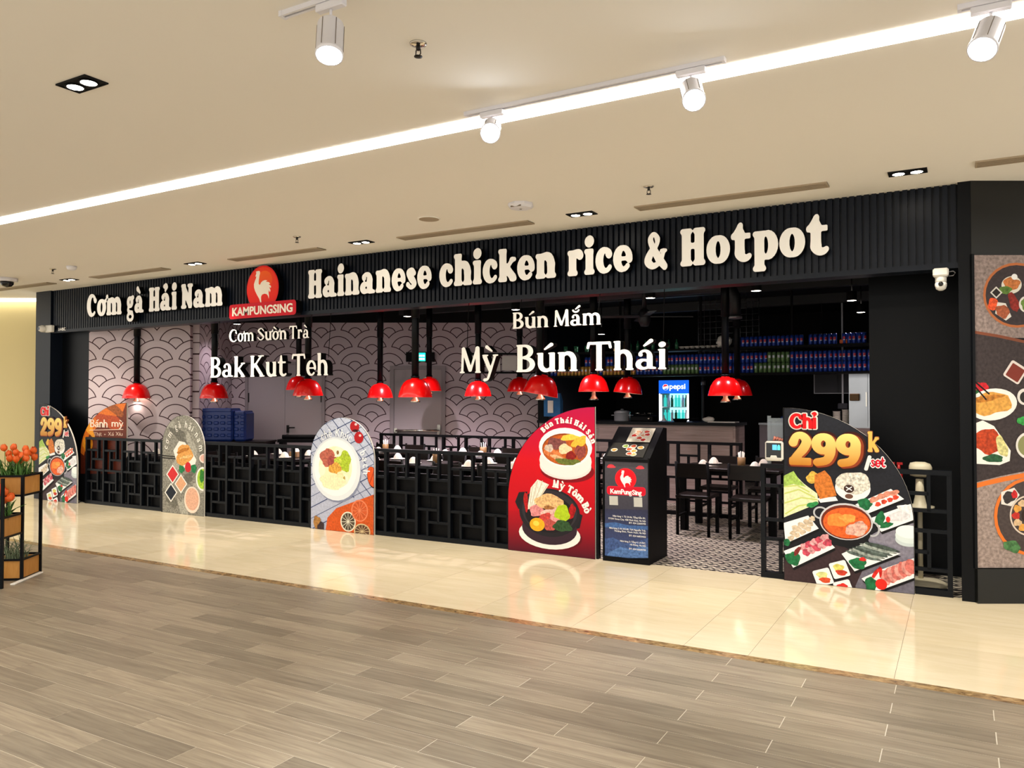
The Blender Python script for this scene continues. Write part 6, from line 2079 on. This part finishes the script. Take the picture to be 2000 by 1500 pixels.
t = thing('pedestal_stand', 'cream plastic pedestal with a rounded head in the right fence bay', 'stand', (-.30, 7.45, 0))
MB().lathe([(.2, 0), (.2, .02), (.17, .035), (.04, .05)], n=24).build('base', 'fan_beige', t)
MB().cyl((0, 0, .04), .02, .62, 12).build('pole', 'fan_beige', t)
MB().lathe([(.09, .62), (.11, .635), (.11, .655), (.05, .67), (.035, .75), (.03, .88)], n=20).build('control_box', 'fan_beige', t)
MB().lathe([(.03, -.08), (.055, -.07), (.065, -.03), (.065, .04), (.05, .08), (.02, .095)], (0, 0, .96), 18, mtx=Matrix.Rotation(PI / 2, 3, 'Y')).build('head', 'fan_beige', t)
t = thing('cleaning_caddy', 'red handled cleaning bottles behind the set-menu board', 'cleaning tools', (-.52, 7.5, 0))
MB().bbox(-.12, .12, -.1, .1, 0, .82, .02).build('bin', 'inner_black', t)
for k in range(3):
    MB().lathe([(.03, .82), (.03, .93), (.012, .96), (.012, .99)], (-.06 + k * .06, 0, 0), 12).build('bottle', 'red_plastic', t)
    MB().box(-.075 + k * .06, -.03 + k * .06, -.01, .01, .99, 1.01).build('trigger', 'red_plastic', t)

# ------------------------------------------------------------------ planter stand with tulips, left edge
px0 = Vector((-6.827, 3.537, 0))
ang = math.atan2(4.04 - 3.537, -7.173 + 6.827)
t = thing('planter_stand', 'black metal planter stand with staggered wooden boxes at the left edge', 'planter stand', px0, ang)
CWD, H_, DP = .305, .9, .56
# local axes: x runs along the stand away from the viewer, y is to the left (depth)
fr = MB()
for xx in (0, CWD, 2 * CWD):
    for yy in (0, DP / 2, DP):
        MB().box(xx - .011, xx + .011, yy - .011, yy + .011, 0, H_).build('post', 'black_panel', t)
BOX = [(1, 0, .716), (0, 0, .40), (1, 0, 0), (0, 1, .716), (0, 1, 0)]
for c_, r_, z in BOX:
    x0_, y0_ = c_ * CWD + .013, r_ * DP / 2 + .004
    b_ = MB()
    w_, d_ = CWD - .026, DP / 2 - .02
    b_.box(x0_, x0_ + w_, y0_, y0_ + .012, z + .016, z + .166).box(x0_, x0_ + w_, y0_ + d_ - .012, y0_ + d_, z + .016, z + .166).box(x0_, x0_ + .012, y0_ + .012, y0_ + d_ - .012, z + .016, z + .166).box(x0_ + w_ - .012, x0_ + w_, y0_ + .012, y0_ + d_ - .012, z + .016, z + .166).box(x0_ + .012, x0_ + w_ - .012, y0_ + .012, y0_ + d_ - .012, z + .016, z + .03)
    bo = b_.build('wooden_box', 'planter_wood', t)
    for zz in (z, z + .166):
        for yy in (r_ * DP / 2, r_ * DP / 2 + DP / 2):
            MB().box(c_ * CWD + .011, c_ * CWD + CWD - .011, yy - .008, yy + .008, zz, zz + .016).build('rail', 'black_panel', t)
        for xx in (c_ * CWD, c_ * CWD + CWD):
            MB().box(xx - .008, xx + .008, r_ * DP / 2 + .011, r_ * DP / 2 + DP / 2 - .011, zz, zz + .016).build('rail', 'black_panel', t)
    MB().box(x0_ + .012, x0_ + w_ - .012, y0_ + .012, y0_ + d_ - .012, z + .03, z + .145).build('soil', 'soil', bo)
MT = Matrix.Translation(px0) @ Matrix.Rotation(ang, 4, 'Z')
rg = random.Random(21)


def blade(L, w, bend, yaw_, n=5):
    mb = MB()
    vs_, fs = [], []
    for i_ in range(n + 1):
        s_ = i_ / n
        r2 = bend * s_ * s_
        ww = w * (1 - s_ ** 2.2) * (.5 + s_ if s_ < .5 else 1) + .0006
        z = L * s_ * (1 - .25 * bend / L * s_)
        for q in (-1, 1):
            vs_.append((r2 * math.cos(yaw_) - q * ww * math.sin(yaw_), r2 * math.sin(yaw_) + q * ww * math.cos(yaw_), z))
        vs_.append(((r2 - .006 * (1 - s_)) * math.cos(yaw_), (r2 - .006 * (1 - s_)) * math.sin(yaw_), z - .003))
    for i_ in range(n):
        a = i_ * 3
        fs += [(a, a + 3, a + 5, a + 2), (a + 2, a + 5, a + 4, a + 1)]
        fs += [(a, a + 1, a + 4, a + 3)]
    mb.add(vs_, fs, True)
    return mb


tul = MB()
for k in range(6):
    a = k * PI / 3
    vs_, fs = [], []
    for (r2, z, wd) in ((.004, 0, .006), (.018, .012, .014), (.023, .03, .016), (.019, .048, .011), (.014, .06, .002)):
        r2 *= 1 + .06 * (k % 2)
        for q in (-1, 0, 1):
            rr = r2 - (.002 if q else 0)
            vs_.append((rr * math.cos(a) - q * wd * math.sin(a), rr * math.sin(a) + q * wd * math.cos(a), z))
    for i_ in range(4):
        for q in (0, 1):
            fs.append((i_ * 3 + q, i_ * 3 + q + 1, i_ * 3 + 4 + q, i_ * 3 + 3 + q))
    tul.add(vs_, fs, True)
tul_me = tul.mesh('flower', 'tulip')
GR = [blade(rg.uniform(.13, .22), .017, rg.uniform(.05, .18), k * 2 * PI / 14).mesh('leaf', 'leaf') for k in range(14)]
GG = [blade(rg.uniform(.12, .24), .006, rg.uniform(.05, .18), k * 2 * PI / 14).mesh('leaf', 'leaf_grey') for k in range(14)]
stem_me = MB().tube([(0, 0, 0), (.004, 0, .1), (0, 0, .2)], .003, 5).mesh('stem', 'leaf')
for (c_, r_, z), kind, lab in zip(BOX, ('t', 't', 'g', 't', 'g'), ('orange tulips in the highest right wooden box', 'orange tulips in the middle wooden box', 'grey-green grass in the low right wooden box',
                                                                 'orange tulips in the highest left box at the back', 'grey-green grass in the low left box at the back')):
    cx, cy = c_ * CWD + CWD / 2, r_ * DP / 2 + DP / 4 - .006
    w = MT @ Vector((cx, cy, z + .145))
    p = thing('potted_tulips' if kind == 't' else 'potted_grass', lab, 'flowers' if kind == 't' else 'plant', w, ang)
    for k in range(52 if kind == 't' else 64):
        o = ob('leaf', rg.choice(GR if kind == 't' else GG), p, (rg.uniform(-.1, .1), rg.uniform(-.09, .09), 0), rg.uniform(0, 6.28))
        o.scale = (1, 1, rg.uniform(.7, 1.15))
    if kind == 't':
        for k in range(18):
            fx, fy, h = rg.uniform(-.14, .14), rg.uniform(-.13, .13), rg.uniform(.10, .24)
            s_ = ob('stem', stem_me, p, (fx, fy, 0))
            s_.scale = (1, 1, h / .2)
            o = ob('flower', tul_me, p, (fx, fy, h - .004), rg.uniform(0, 1))
            o.rotation_euler = (rg.uniform(-.35, .35), rg.uniform(-.35, .35), rg.uniform(0, 1))
            o.scale = (1.05, 1.05, 1.1)
w = MT @ Vector((.2, .05, 0))
tag(MB().bbox(-.05, .42, -.085, -.045, 0, .012, .004).build('floor_tray', 'paper_white', None, (w.x + .02, w.y - .02, 0), ang), 'white strip on the floor under the planter stand', 'tray')
